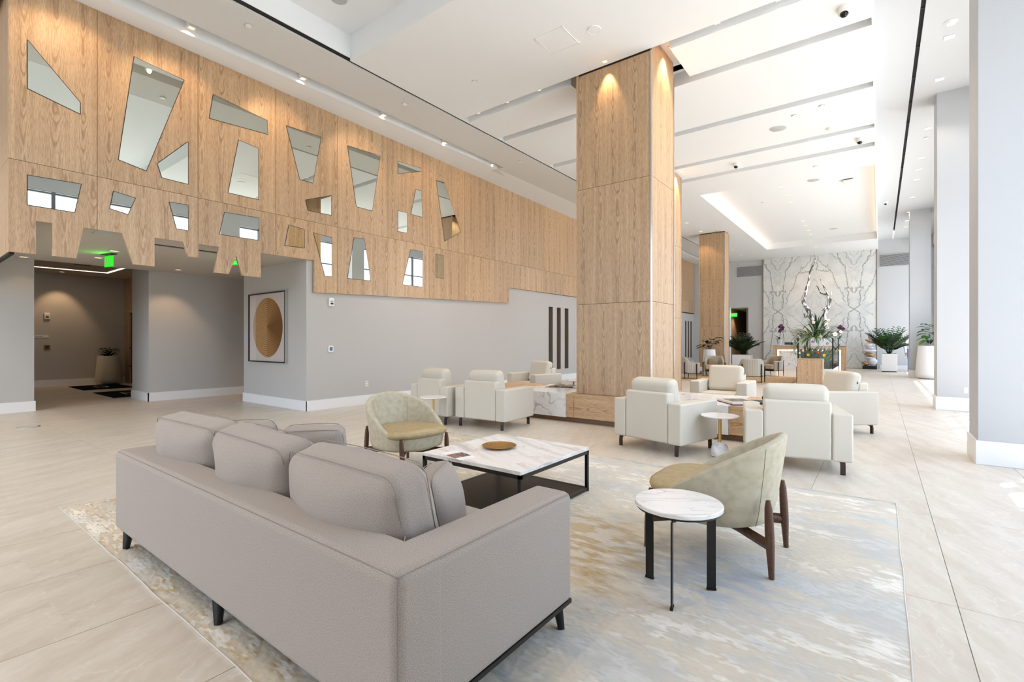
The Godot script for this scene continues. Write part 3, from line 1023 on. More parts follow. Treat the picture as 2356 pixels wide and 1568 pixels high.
func build_right_side() -> void:
	struct_box("wall_right_header", "white header over the tall windows", "wall", Vector3(2.02, 5.95, -30.6), Vector3(2.14, 6.6, 6), M.white_paint)
	struct_box("trim_1", "white sill along the foot of the tall windows", "sill", Vector3(2.02, 0, -30.6), Vector3(2.14, 0.1, 6), M.trim_white)
	var cols := [[-7.60, -8.25, 0.89, "white square column nearest the camera on the window side"], [-13.10, -13.75, 0.93, "white square column second along the window side"], [-24.25, -24.9, 0.93, "white square column behind the big white planter"]]
	for c in cols:
		var o := struct("column", c[3], "column")
		part(o, "shaft", rb(Vector3(c[2], 0, c[1]), Vector3(1.56, 6.5, c[0]), 0.008, 1), M.column_white)
		part(o, "plinth", rb(Vector3(c[2] - 0.02, 0, c[1] - 0.02), Vector3(1.58, 0.27, c[0] + 0.02), 0.006, 1), M.trim_white)
	var bays := [[-1.9, -7.9, [-2.0, -3.32, -4.64, -5.96, -7.4]], [-7.9, -13.4, [-8.1, -9.5, -10.83, -12.16, -13.05]], [-13.4, -23.9, [-13.6, -15.0, -16.32, -17.64, -18.9, -20.1, -21.4, -22.6, -23.8]], [-25.5, -30.5, [-25.6, -26.9, -28.2, -29.5, -30.4]]]
	var i := 1
	for b in bays:
		var names := ["tall window bay beside the seating group, nearest the camera", "tall window bay between the first two white columns", "tall window bay between the second and third white columns", "tall window bay beyond the third white column"]
		var o := struct("window_%d" % i, names[i - 1], "window")
		i += 1
		part(o, "pane", bx(Vector3(2.08, 0.1, b[1]), Vector3(2.09, 5.95, b[0])), M.pane)
		for z in b[2]:
			part(o, "frame", bx(Vector3(2.02, 0.1, z - 0.045), Vector3(2.14, 5.95, z + 0.045)), M.window_frame)
		for y in [0.14, 4.93, 5.9]:
			part(o, "frame", bx(Vector3(2.03, y - 0.025, b[1]), Vector3(2.13, y + 0.025, b[0])), M.window_frame)
	struct_box("wall_right_far", "white wall beside the third white column on the window side", "wall", Vector3(2.02, 0, -25.5), Vector3(2.14, 5.95, -23.9), M.white_paint)
	struct_box("wall_right_near", "white wall beside the camera on the window side", "wall", Vector3(2.02, 0, -1.9), Vector3(2.14, 5.95, 6), M.white_paint)
	struct_box("wall_back_right", "white wall behind the camera", "wall", Vector3(-1.5, 0, 6), Vector3(2.14, 7, 6.2), M.white_paint)
	struct_box("wall_back_header", "white header over the windows behind the camera", "wall", Vector3(-13.4, 5.9, 6), Vector3(-1.5, 7, 6.2), M.white_paint)
	var bw := struct("window_5", "wide window bay in the wall behind the camera", "window")
	part(bw, "pane", bx(Vector3(-13.4, 0.1, 6.09), Vector3(-1.5, 5.9, 6.1)), M.pane)
	for k in 9:
		part(bw, "frame", bx(Vector3(-13.4 + k * 1.38, 0.0, 6.04), Vector3(-13.32 + k * 1.38, 5.9, 6.16)), M.window_frame)
	for y in [0.05, 5.85]:
		part(bw, "frame", bx(Vector3(-13.4, y - 0.05, 6.04), Vector3(-1.5, y + 0.05, 6.16)), M.window_frame)

func build_columns() -> void:
	var list := [
		[-4.19, -2.86, -8.43, -7.40, [0.49, 2.03, 4.01, 5.98], "large oak clad column rising from the bench"],
		[-5.60, -4.44, -13.70, -12.85, [0.0, 2.03, 4.01, 5.98], "oak clad column half hidden behind the large one"],
		[-6.19, -5.15, -22.15, -21.5, [0.0, 2.0, 4.0, 5.96], "slim oak clad column behind the barrel chairs"],
	]
	for c in list:
		var o := struct("column", c[5], "column")
		part(o, "core", bx(Vector3(c[0] + 0.02, c[4][0], c[2] + 0.02), Vector3(c[1] - 0.02, 6.25, c[3] - 0.02)), M.wood_gap)
		var k := 0
		for i in 3:
			var y0: float = c[4][i] + 0.003
			var y1: float = c[4][i + 1] - 0.003
			if i == 2:
				y1 = c[4][3] + 0.0
			var side_up := 0.25 if i == 2 and c[4][0] > 0.1 else 0.0
			part(o, "panel", bx(Vector3(c[0] + 0.012, y0, c[3] - 0.025), Vector3(c[1] - 0.012, y1, c[3])), M["oak_column_%d" % (i % 4)])
			part(o, "panel", bx(Vector3(c[0] + 0.012, y0, c[2]), Vector3(c[1] - 0.012, y1, c[2] + 0.025)), M["oak_column_%d" % ((i + 1) % 4)])
			part(o, "panel", bx(Vector3(c[0], y0, c[2] + 0.012), Vector3(c[0] + 0.025, y1 + side_up, c[3] - 0.012)), M["oak_column_%d" % ((i + 2) % 4)])
			part(o, "panel", bx(Vector3(c[1] - 0.025, y0, c[2] + 0.012), Vector3(c[1], y1 + side_up, c[3] - 0.012)), M["oak_column_%d" % ((i + 3) % 4)])
		for s in [[0, 2], [0, 3], [1, 2], [1, 3]]:
			var x: float = c[s[0]]
			var z: float = c[s[1]]
			part(o, "corner_trim", bx(Vector3(x - 0.011, c[4][0], z - 0.011), Vector3(x + 0.011, c[4][3], z + 0.011)), M.silver if s[0] == 1 else M.oak_2)

func build_bench() -> void:
	var b := thing("bench", "low oak bench with white marble waterfall slabs round the large column", "bench")
	part(b, "kick_base", bx(Vector3(-6.45, 0, -8.6), Vector3(-0.98, 0.09, -7.31)), M.walnut_dark)
	part(b, "body", bx(Vector3(-6.48, 0.085, -8.64), Vector3(-0.92, 0.46, -7.29)), M.wood_gap)
	# tops
	for s in [[-6.5, -5.52], [-1.685, -0.9]]:
		part(b, "top", bx(Vector3(s[0], 0.46, -8.67), Vector3(s[1], 0.49, -7.25)), M.oak_flat)
	part(b, "top", bx(Vector3(-4.325, 0.46, -8.67), Vector3(-2.85, 0.488, -7.25)), M.oak_flat)
	for s in [[-5.515, -4.33], [-2.845, -1.69]]:
		var m := part(b, "marble_slab", rb(Vector3(s[0], 0.455, -8.68), Vector3(s[1], 0.494, -7.24), 0.004, 1), M.marble_white)
		part(m, "drop", rb(Vector3(s[0], 0.08, -7.285), Vector3(s[1], 0.46, -7.24), 0.004, 1), M.marble_white)
	for s in [[-6.5, -5.52], [-4.325, -4.175], [-4.172, -2.85], [-1.685, -0.9]]:
		part(b, "front_panel", bx(Vector3(s[0], 0.09, -7.28), Vector3(s[1] - 0.003, 0.459, -7.25)), M.oak_flat)
	part(b, "end_panel", bx(Vector3(-6.52, 0.09, -8.67), Vector3(-6.49, 0.49, -7.25)), M.oak_flat)
	part(b, "end_panel", bx(Vector3(-0.9, 0.09, -8.67), Vector3(-0.87, 0.49, -7.25)), M.oak_flat)
	# an open book and two picture books
	var k := thing("open_book", "open book lying on the left marble slab beside the column", "book", Vector3(-4.98, 0.494, -8.25), 14.0)
	for s in [-1.0, 1.0]:
		var rows := []
		for j in 9:
			var u := j / 8.0
			var x: float = s * u * 0.30
			var y := 0.012 + 0.03 * sin(minf(u * 3.0, 1.0) * PI * 0.5) * (1.0 - u * 0.75)
			rows.append([Vector3(x, y, -0.19), Vector3(x, y + 0.001, 0.0), Vector3(x, y, 0.19)])
		var mb := MB.new().grid(rows, s < 0)
		var lo := []
		for r in rows:
			lo.append([Vector3(r[0].x, 0.004, -0.19), Vector3(r[1].x, 0.004, 0.0), Vector3(r[2].x, 0.004, 0.19)])
		mb.grid(lo, s > 0)
		for j in 8:
			for e in [0, 2]:
				mb.quad(rows[j][e], rows[j + 1][e], lo[j + 1][e], lo[j][e], Vector3(0, 0, 1 if e == 2 else -1))
		mb.quad(rows[8][0], rows[8][2], lo[8][2], lo[8][0], Vector3(s, 0, 0))
		mb.uv_flat(0, 2, Vector2(1.6, 1.3), Vector2(0.5, 0.5))
		part(k, "pages", mb.mesh(), book_print(int(s) + 60))
	part(k, "cover", rb(Vector3(-0.32, 0, -0.2), Vector3(0.32, 0.005, 0.2), 0.002, 1), M.plastic_black)
	var g := thing("picture_book", "picture book with a landscape cover lying on the right marble slab edge", "book", Vector3(-1.66, 0.494, -7.66), 38.0)
	part(g, "cover", rb(Vector3(-0.2, 0, -0.26), Vector3(0.2, 0.008, 0.26), 0.003, 1), M.petal_plum)
	part(g, "pages", bx(Vector3(-0.19, 0.008, -0.25), Vector3(0.19, 0.03, 0.25)), M.petal_white)
	var cv := MB.new().rbox(Vector3(0, 0.034, 0), Vector3(0.4, 0.008, 0.52), 0.003, 1)
	cv.uv_flat(0, 2, Vector2(2.4, 1.9), Vector2(0.5, 0.5))
	part(g, "cover", cv.mesh(), book_print(5))
	var g2 := thing("picture_book", "dark blue book on the wooden right end of the bench", "book", Vector3(-1.36, 0.49, -7.85), 20.0)
	part(g2, "cover", rb(Vector3(-0.13, 0, -0.17), Vector3(0.13, 0.03, 0.17), 0.004, 1), M.dark_frame)

func book_print(seed_: int) -> StandardMaterial3D:
	var a := noise(0.05, seed_, 3)
	var b := noise(0.012, seed_ + 3, 2)
	var tex := picture(96, 96, func(x: int, y: int) -> Color:
		if x < 12 or x > 84 or y < 10 or y > 76:
			return Color(0.85, 0.83, 0.82)
		var v := a.get_noise_2d(x, y)
		var w := b.get_noise_2d(x * 2.0, y)
		var c := Color(0.24, 0.23, 0.22).lerp(Color(0.55, 0.50, 0.45), clampf(0.5 + v * 1.3, 0.0, 1.0))
		return c.lerp(Color(0.62, 0.42, 0.22), clampf(w * 1.6, 0.0, 0.7)))
	var m := mat("print_%d" % seed_, Color(1, 1, 1), 0.3)
	m.albedo_texture = tex
	return m

# ---------------------------------------------------------------- lights
func area(parent: Node, at: Vector3, size: Vector2, dir: Vector3, c: Color, e: float) -> void:
	var l := AreaLight3D.new()
	l.name = "glow"
	l.area_size = size
	l.light_color = c
	l.light_energy = e
	l.shadow_enabled = true
	l.set("area_range", 40.0)
	parent.add_child(l, true)
	var up := Vector3.RIGHT if absf(dir.y) > 0.9 else Vector3.UP
	l.basis = Basis.looking_at(dir, up)
	if absf(dir.y) > 0.9:
		l.area_size = Vector2(size.y, size.x)
	l.position = at

func spot(parent: Node, at: Vector3, dir: Vector3, angle: float, c: Color, e: float, size := 0.03, soft := 0.6) -> void:
	var l := SpotLight3D.new()
	l.name = "beam"
	l.spot_angle = angle
	l.spot_angle_attenuation = soft
	l.spot_range = 60.0
	l.spot_attenuation = 2.0
	l.light_color = c
	l.light_energy = e
	l.light_size = size
	l.shadow_enabled = true
	parent.add_child(l, true)
	l.position = at
	l.basis = Basis.looking_at(dir.normalized(), Vector3.RIGHT if absf(dir.normalized().y) > 0.95 else Vector3.UP)

# ---------------------------------------------------------------- seating group
func build_rug() -> void:
	var W := 1120
	var H := 880
	var n1 := noise(0.004, 51, 4)
	var n2 := noise(0.02, 52, 4)
	var n3 := noise(0.09, 53, 2)
	var big := noise(0.0032, 54, 2)
	var cream := Color(0.80, 0.775, 0.73)
	var white := Color(0.90, 0.895, 0.885)
	var beige := Color(0.715, 0.66, 0.565)
	var gold := Color(0.655, 0.555, 0.385)
	var grey := Color(0.72, 0.72, 0.715)
	var blue := Color(0.64, 0.68, 0.745)
	var slate := Color(0.50, 0.54, 0.55)
	var tex := picture(W, H, func(x: int, y: int) -> Color:
		# texture x runs along the room's x, y along z (far to near); brush strokes run along x
		var fx := float(x) / W
		var fy := float(y) / H
		var b := big.get_noise_2d(x, y)
		var s := n1.get_noise_2d(x * 1.1, y * 3.0)
		var d := n2.get_noise_2d(x * 0.9, y * 2.3)
		var f := n3.get_noise_2d(x * 0.5, y * 2.0)
		var warm := clampf(1.3 - fx * 1.45 + b * 0.8 + s * 0.3, 0.0, 1.0)
		var c := cream.lerp(grey, clampf(0.3 - warm * 0.6 + s * 0.9 + b * 0.3, 0.0, 0.7))
		c = c.lerp(beige, clampf(warm * 0.75 + d * 0.7 - 0.18, 0.0, 0.9))
		c = c.lerp(gold, clampf(d * 1.9 + warm * 0.6 - 0.52, 0.0, 0.85) * warm)
		c = c.lerp(white, clampf((s * 1.0 + d * 1.3 + f * 0.9 - 0.10) * 2.0, 0.0, 0.92))
		c = c.lerp(Color(0.70, 0.725, 0.75), clampf((n1.get_noise_2d(x * 1.0 + 700.0, y * 2.6) * 1.9 + d * 0.6 - 0.12) * (0.35 + fx * 0.8), 0.0, 0.55))
		var bl := exp(-pow((fx - 0.80) / 0.09, 2.0) - pow((fy - 0.54) / 0.08, 2.0))
		c = c.lerp(blue, clampf(bl * (0.9 + d * 2.2), 0.0, 0.8))
		c = c.lerp(gold, clampf(exp(-pow((fx - 0.66) / 0.10, 2.0) - pow((fy - 0.55) / 0.12, 2.0)) * (0.6 + d * 2.6), 0.0, 0.7))
		var sofa_shade := exp(-pow((fx - 0.55) / 0.40, 2.0) - pow((fy - 0.875) / 0.045, 2.0))  # shade under the sofa painted into the pile, partly slate of its own
		c = c.lerp(slate, clampf(sofa_shade * (0.2 + d * 1.2), 0.0, 0.4))
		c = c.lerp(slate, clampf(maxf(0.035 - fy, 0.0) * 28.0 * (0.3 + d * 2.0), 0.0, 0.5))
		c = c.lerp(grey, clampf((f - 0.05) * 1.0, 0.0, 0.4))
		return Color(c.r * 1.02, c.g, c.b * 0.965))
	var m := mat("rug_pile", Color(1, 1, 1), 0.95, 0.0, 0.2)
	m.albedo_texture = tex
	m.normal_enabled = true
	m.normal_texture = noise_bump(Vector2i(512, 512), noise(0.25, 55, 2), 3.0)
	m.normal_scale = 0.15
	m.rim_enabled = true
	m.rim = 0.3
	var t := thing("rug", "large pale rug with brushed cream, gold and grey-blue strokes under the sofa group", "rug", Vector3(-2.68, 0, -3.13))
	var nx := 60
	var nz := 48
	var rows := []
	var wob := noise(0.35, 57, 2)
	for i in nz + 1:
		var row := []
		for j in nx + 1:
			var u := float(j) / nx
			var v := float(i) / nz
			var x := -2.79 + 5.58 * u
			var z := -2.19 + 4.38 * v
			if j == 0 or j == nx:
				x += wob.get_noise_2d(z * 3.0, 5.0) * 0.010
			if i == 0 or i == nz:
				z += wob.get_noise_2d(x * 3.0, 9.0) * 0.010
			var e := minf(minf(u, 1.0 - u) * 5.58, minf(v, 1.0 - v) * 4.38)
			row.append(Vector3(x, 0.004 + 0.012 * clampf(e / 0.02, 0.0, 1.0) + 0.002 * wob.get_noise_2d(x * 2.0, z * 2.0), z))
		rows.append(row)
	var mb := MB.new().grid(rows)
	mb.uv_flat(0, 2, Vector2(1.0 / 5.62, 1.0 / 4.42), Vector2(0.5, 0.5))
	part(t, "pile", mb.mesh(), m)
	var ed := MB.new()
	for e in [[rows[0], Vector3(0, 0, -1)], [rows[nz], Vector3(0, 0, 1)]]:
		for j in nx:
			var a: Vector3 = e[0][j]
			var b: Vector3 = e[0][j + 1]
			ed.tube([Vector3(a.x, 0.004, a.z), Vector3(b.x, 0.004, b.z)], [0.004], 6)
	for s in [0, nx]:
		for i in nz:
			var a: Vector3 = rows[i][s]
			var b: Vector3 = rows[i + 1][s]
			ed.tube([Vector3(a.x, 0.004, a.z), Vector3(b.x, 0.004, b.z)], [0.004], 6)
	part(t, "binding", ed.mesh(), mat("rug_binding", Color(0.82, 0.80, 0.77), 0.9))

# a filled cushion lying in the x-y plane, thick along z
func cushion(w: float, h: float, d: float, puff := 0.5, seed_ := 1) -> ArrayMesh:
	var n := noise(2.2, seed_, 3)
	var mb := MB.new().rbox(Vector3.ZERO, Vector3(w, h, d), d * 0.28, 3, 14)
	mb.bend(func(p: Vector3) -> Vector3:
		var u := clampf(absf(p.x) / (w * 0.5), 0.0, 1.0)
		var v := clampf(absf(p.y) / (h * 0.5), 0.0, 1.0)
		var k := (1.0 - u * u) * (1.0 - v * v)
		var q := p
		q.z *= 1.0 - puff * 0.42 + puff * k * 1.0 + 0.16 * puff * (1.0 - u * u)
		q.x *= 1.0 - 0.05 * puff * (1.0 - u) - 0.03 * v * v
		q.y += (1.0 - u * u) * 0.008 * signf(p.y) * v
		q += Vector3(n.get_noise_3d(p.x, p.y, p.z), n.get_noise_3d(p.y + 5.0, p.z, p.x), n.get_noise_3d(p.z, p.x + 9.0, p.y)) * 0.016
		return q)
	return mb.mesh()

# the stitched outline of that cushion's front and back panels
func cushion_seam(w: float, h: float, d: float, puff := 0.5) -> ArrayMesh:
	var mb := MB.new()
	for s in [-1.0, 1.0]:
		var pts := []
		var r := 0.06
		var a := w * 0.5 - 0.012
		var b := h * 0.5 + 0.001
		for c in [[1, 1], [-1, 1], [-1, -1], [1, -1]]:
			for k in 5:
				var an: float = [0.0, 90.0, 180.0, 270.0][[[1, 1], [-1, 1], [-1, -1], [1, -1]].find(c)] + k * 22.5
				pts.append(Vector3(c[0] * (a - r) + cos(deg_to_rad(an)) * r, c[1] * (b - r) + sin(deg_to_rad(an)) * r, s * d * 0.36 * (1.0 - puff * 0.38)))
		pts.append(pts[0])
		var fine := []
		for i in pts.size() - 1:
			for k in 4:
				var p: Vector3 = pts[i].lerp(pts[i + 1], k / 4.0)
				var u := clampf(absf(p.x) / (w * 0.5), 0.0, 1.0)
				p.y += (1.0 - u * u) * 0.009 * signf(p.y)
				p.z *= 1.0 + 0.16 * puff * (1.0 - u * u)
				fine.append(p)
		fine.append(fine[0])
		mb.tube(fine, [0.0022], 5)
	return mb.mesh()

func build_sofa() -> void:
	var t := thing("sofa", "long grey fabric sofa seen from behind with three plump back cushions", "sofa", Vector3(-2.625, 0.016, -1.51))
	var F: Material = M.sofa_fabric
	var hx := 1.445
	var hz := 0.54
	# x runs along the sofa, the back is at +z
	var fr := MB.new()
	fr.rbox(Vector3(0, 0.395, hz - 0.11), Vector3(hx * 2, 0.53, 0.22), 0.042, 4)
	part(t, "back", fr.mesh(), F)
	for s in [-1.0, 1.0]:
		part(t, "arm", MB.new().rbox(Vector3(s * (hx - 0.1115), 0.394, -0.06), Vector3(0.22, 0.529, hz * 2 - 0.12), 0.042, 4).mesh(), F)
	part(t, "seat_base", rb(Vector3(-hx + 0.2, 0.14, -hz + 0.02), Vector3(hx - 0.2, 0.31, hz - 0.2), 0.02), F)
	for k in 3:
		var a := -hx + 0.225 + k * 0.815
		part(t, "seat_cushion", rb(Vector3(a, 0.31, -hz - 0.01), Vector3(a + 0.81, 0.455, hz - 0.22), 0.045, 3), F)
	part(t, "base_trim", bx(Vector3(-hx + 0.02, 0.115, -hz + 0.0), Vector3(hx - 0.012, 0.135, hz - 0.10)), M.black_metal)
	var sm := MB.new()
	var y := 0.6485
	sm.tube([Vector3(-hx + 0.02, y, hz - 0.012), Vector3(hx - 0.015, y, hz - 0.012)], [0.0019], 5)
	sm.tube([Vector3(hx - 0.012, y, hz - 0.015), Vector3(hx - 0.012, y, -hz + 0.03)], [0.0018], 5)
	sm.tube([Vector3(hx - 0.013, 0.645, hz - 0.013), Vector3(hx - 0.22, 0.6605, hz - 0.22)], [0.0018], 5)
	sm.tube([Vector3(hx - 0.0125, 0.15, hz - 0.0125), Vector3(hx - 0.0125, 0.645, hz - 0.0125)], [0.0015], 5)
	part(t, "seam", sm.mesh(), M.seam)
	for c in [[-0.915, 0.87, 1], [-0.065, 0.83, 2], [0.775, 0.86, 3]]:
		var cu := part(t, "back_cushion", cushion(c[1], 0.45, 0.28, 0.62, c[2]), F, Vector3(c[0], 0.655, 0.205), Vector3(11.0, [2.0, -1.0, -2.5][c[2] - 1], [0.0, -0.8, 0.6][c[2] - 1]))
		part(cu, "piping", cushion_seam(c[1], 0.45, 0.28, 0.62), M.seam)
	for x in [-hx + 0.08, 0.03, hx - 0.06]:
		for z in [-hz + 0.06, hz - 0.06]:
			var mb := MB.new()
			mb.tube([Vector3(x, 0.12, z), Vector3(x + 0.018 * signf(x), 0.0, z + 0.012 * signf(z))], [0.033, 0.02], 4)
			part(t, "leg", mb.mesh(), M.black_metal)
	# loose pillows
	var pill := [
		["grey scatter pillow leaning at the sofa end nearest the round side table", Vector3(-1.70, 0.60, -1.66), Vector3(12, -60, 0), 0.40, 0.36],
		["grey scatter pillow peeping over the leftmost back cushion of the sofa", Vector3(-3.50, 0.645, -1.60), Vector3(16, 25, 4), 0.44, 0.38],
		["grey scatter pillow in the middle of the sofa beside the far arm", Vector3(-3.14, 0.62, -1.86), Vector3(18, 50, 0), 0.42, 0.38],
	]
	for p in pill:
		var o := thing("scatter_pillow", p[0], "pillow", p[1], 0.0, "")
		o.rotation_degrees = p[2]
		part(o, "cover", cushion(p[3], p[4], 0.17, 0.65, 7 + int(p[3] * 100)), F)
		part(o, "piping", cushion_seam(p[3], p[4], 0.17, 0.65), M.seam)

func build_coffee_table() -> void:
	var t := thing("coffee_table", "square marble topped coffee table on a black metal frame with low shelf", "coffee table", Vector3(-2.675, 0.016, -3.46))
	var h := 0.535
	part(t, "top", rb(Vector3(-h, 0.375, -h), Vector3(h, 0.405, h), 0.003, 1), M.marble_grey)
	var f := MB.new()
	for s in [-1.0, 1.0]:
		f.span(Vector3(-h, 0.345, s * h - s * 0.028), Vector3(h, 0.375, s * h))
		f.span(Vector3(s * h - s * 0.028, 0.345, -h), Vector3(s * h, 0.375, h))
		f.span(Vector3(-h, 0.012, s * h - s * 0.028), Vector3(h, 0.036, s * h))
		f.span(Vector3(s * h - s * 0.028, 0.012, -h), Vector3(s * h, 0.036, h))
	part(t, "frame", f.mesh(), M.black_metal)
	for sx in [-1.0, 1.0]:
		for sz in [-1.0, 1.0]:
			part(t, "leg", bx(Vector3(sx * h, 0.0, sz * h), Vector3(sx * (h - 0.028), 0.375, sz * (h - 0.028))), M.black_metal)
	part(t, "shelf", bx(Vector3(-h + 0.02, 0.02, -h + 0.02), Vector3(h - 0.02, 0.034, h - 0.02)), M.black_gloss)
	var tr := thing("tray", "round hammered gold tray on the coffee table", "tray", Vector3(-2.79, 0.4205, -3.48))
	part(tr, "dish", MB.new().lathe([Vector2(0, 0.0), Vector2(0.10, 0.0), Vector2(0.155, 0.018), Vector2(0.160, 0.024), Vector2(0.156, 0.025), Vector2(0.148, 0.019), Vector2(0.10, 0.007), Vector2(0, 0.006)], 48).mesh(), M.hammered_gold)
	var b := thing("brochure", "open printed brochure with a photograph lying on the coffee table", "brochure", Vector3(-2.875, 0.421, -3.02), -12.0)
	part(b, "sheet", MB.new().box(Vector3(0, 0.002, 0), Vector3(0.30, 0.004, 0.17)).mesh(), M.petal_white)
	var ph := MB.new().box(Vector3(0.01, 0.0045, 0.0), Vector3(0.145, 0.001, 0.165))
	ph.uv_flat(0, 2, Vector2(5.4, 6.0), Vector2(0.5, 0.5))
	var nn := noise(0.06, 81, 3)
	var tex := picture(96, 96, func(x: int, y: int) -> Color:
		var v := nn.get_noise_2d(x, y)
		var c := Color(0.25, 0.22, 0.30)
		if y > 48:
			c = Color(0.60, 0.42, 0.34)
		return c.lerp(Color(0.72, 0.62, 0.58), clampf(v * 2.0, 0.0, 0.9)).lerp(Color(0.10, 0.09, 0.14), clampf(-v * 2.2, 0.0, 0.9)))
	var pm := mat("print_photo", Color(1, 1, 1), 0.3)
	pm.albedo_texture = tex
	part(b, "photo", ph.mesh(), pm)

func shell_rim(th: float) -> float:
	# th 0 = back, PI = front
	var s := clampf((cos(th) + 0.62) / 1.62, 0.0, 1.0)
	return 0.40 + 0.405 * pow(s, 0.85)

func shell_r(th: float, y: float) -> float:
	var k := clampf((y - 0.23) / 0.58, 0.0, 1.0)
	var side := lerpf(1.0, 1.05, sin(th) * sin(th))
	side *= 1.0 + lerpf(0.04, 0.11, smoothstep(0.3, -0.5, cos(th))) * pow(absf(sin(2.0 * th)), 1.3)
	var lean := lerpf(0.0, 0.10, maxf(cos(th), 0.0)) * k
	return (0.30 + 0.085 * pow(k, 0.32)) * side + lean * 0.42

func build_lounge_chairs() -> void:
	var t := thing("lounge_chair", "tub lounge chair in worn sage leather seen from behind, beside the round side table", "armchair")
	# local: the back is at +z, the seat opens towards -z
	var N := 64
	var rows := []
	var prof_n := 0
	for i in N:
		var th := TAU * i / N
		var rim := shell_rim(th)
		var dir := Vector3(sin(th), 0, cos(th))
		var row := []
		row.append(dir * 0.02 + Vector3(0, 0.235, 0))
		row.append(dir * 0.26 + Vector3(0, 0.232, 0))
		row.append(dir * 0.305 + Vector3(0, 0.242, 0))
		for k in range(0, 9):
			var y := lerpf(0.265, rim - 0.025, k / 8.0)
			row.append(dir * shell_r(th, y) + Vector3(0, y, 0))
		var rr := shell_r(th, rim)
		var tk := 0.05
		for k in 5:
			var a := PI * (k + 0.5) / 5.0
			row.append(dir * (rr - tk * 0.5 + cos(a) * tk * 0.5) + Vector3(0, rim - 0.025 + sin(a) * 0.025, 0))
		for k in range(0, 7):
			var y := lerpf(rim - 0.03, 0.37, k / 6.0)
			row.append(dir * (shell_r(th, y) - tk - 0.02 * (k / 6.0)) + Vector3(0, y, 0))
		row.append(dir * 0.02 + Vector3(0, 0.368, 0))
		rows.append(row)
	# grid wraps along the first index, so turn it round
	var cols := []
	for j in rows[0].size():
		var c := []
		for i in N:
			c.append(rows[i][j])
		cols.append(c)
	part(t, "shell", MB.new().grid(cols, false, true).mesh(), M.leather)
	for th in [0.62, -0.62]:
		var sm := MB.new()
		var pts := []
		for k in 14:
			var y := lerpf(0.26, shell_rim(th) - 0.02, k / 13.0)
			pts.append(Vector3(sin(th), 0, cos(th)) * (shell_r(th, y) + 0.0005) + Vector3(0, y, 0))
		var rim := shell_rim(th)
		pts.append(Vector3(sin(th), 0, cos(th)) * (shell_r(th, rim) - 0.025) + Vector3(0, rim + 0.001, 0))
		for k in 6:
			var y := lerpf(rim - 0.03, 0.46, k / 5.0)
			pts.append(Vector3(sin(th), 0, cos(th)) * (shell_r(th, y) - 0.05 - 0.02 * k / 5.0 * 0.8) + Vector3(0, y, 0))
		sm.tube(pts, [0.0016], 5)
		part(t, "seam", sm.mesh(), M.leather_seam)
	# seat pad
	var sc := []
	var prof := [[0.0, 0.472], [0.5, 0.474], [0.8, 0.470], [0.93, 0.458], [0.99, 0.438], [1.0, 0.42], [0.98, 0.40], [0.93, 0.388], [0.0, 0.385]]
	for pr in prof:
		var ring := []
		for i in N:
			var th := TAU * i / N
			var r := shell_r(th, 0.43) - 0.062
			if cos(th) < 0.0:
				r = lerpf(r, shell_r(th, 0.4) + 0.035, smoothstep(0.0, 0.75, -cos(th)))
			ring.append(Vector3(sin(th), 0, cos(th)) * maxf(r * pr[0], 0.004) + Vector3(0, pr[1], 0))
		sc.append(ring)
	part(t, "seat_pad", MB.new().grid(sc, true, true).mesh(), M.leather_seat)
	# legs and crossed beams
	for sx in [-1.0, 1.0]:
		for sz in [-1.0, 1.0]:
			var top := 0.45 if sz > 0 else 0.40
			var x0: float = sx * (0.262 if sz > 0 else 0.285)
			var z0: float = sz * (0.365 if sz > 0 else 0.335)
			var fx: float = sx * 0.275
			var fz: float = sz * (0.385 if sz > 0 else 0.37)
			var pts := []
			var rad := []
			for k in 11:
				var u := k / 10.0
				pts.append(Vector3(lerpf(fx, x0, u), lerpf(0.0, top, u), lerpf(fz, z0, u)))
				rad.append(lerpf(0.016, 0.0255, smoothstep(0.0, 0.5, u)) - 0.005 * smoothstep(0.6, 1.0, u) - (0.008 if k == 10 else 0.0))
			part(t, "leg", MB.new().tube(pts, rad, 12).mesh(), M.walnut)
	for s in [-1.0, 1.0]:
		var b := MB.new()
		b.tube([Vector3(-0.28 * s, 0.205, -0.345), Vector3(-0.14 * s, 0.215, -0.18), Vector3(0.13 * s, 0.215, 0.17), Vector3(0.265 * s, 0.19, 0.365)], [0.02, 0.02, 0.02, 0.02], 4, Vector2(0.8, 1.7))
		part(t, "beam", b.mesh(), M.walnut)
	t.position = Vector3(-0.885, 0.016, -3.43)
	t.rotation_degrees.y = 90.0
	dup(t, "tub lounge chair in worn sage leather facing the coffee table, behind the sofa cushions", Vector3(-4.10, 0.016, -3.50), -97.0)

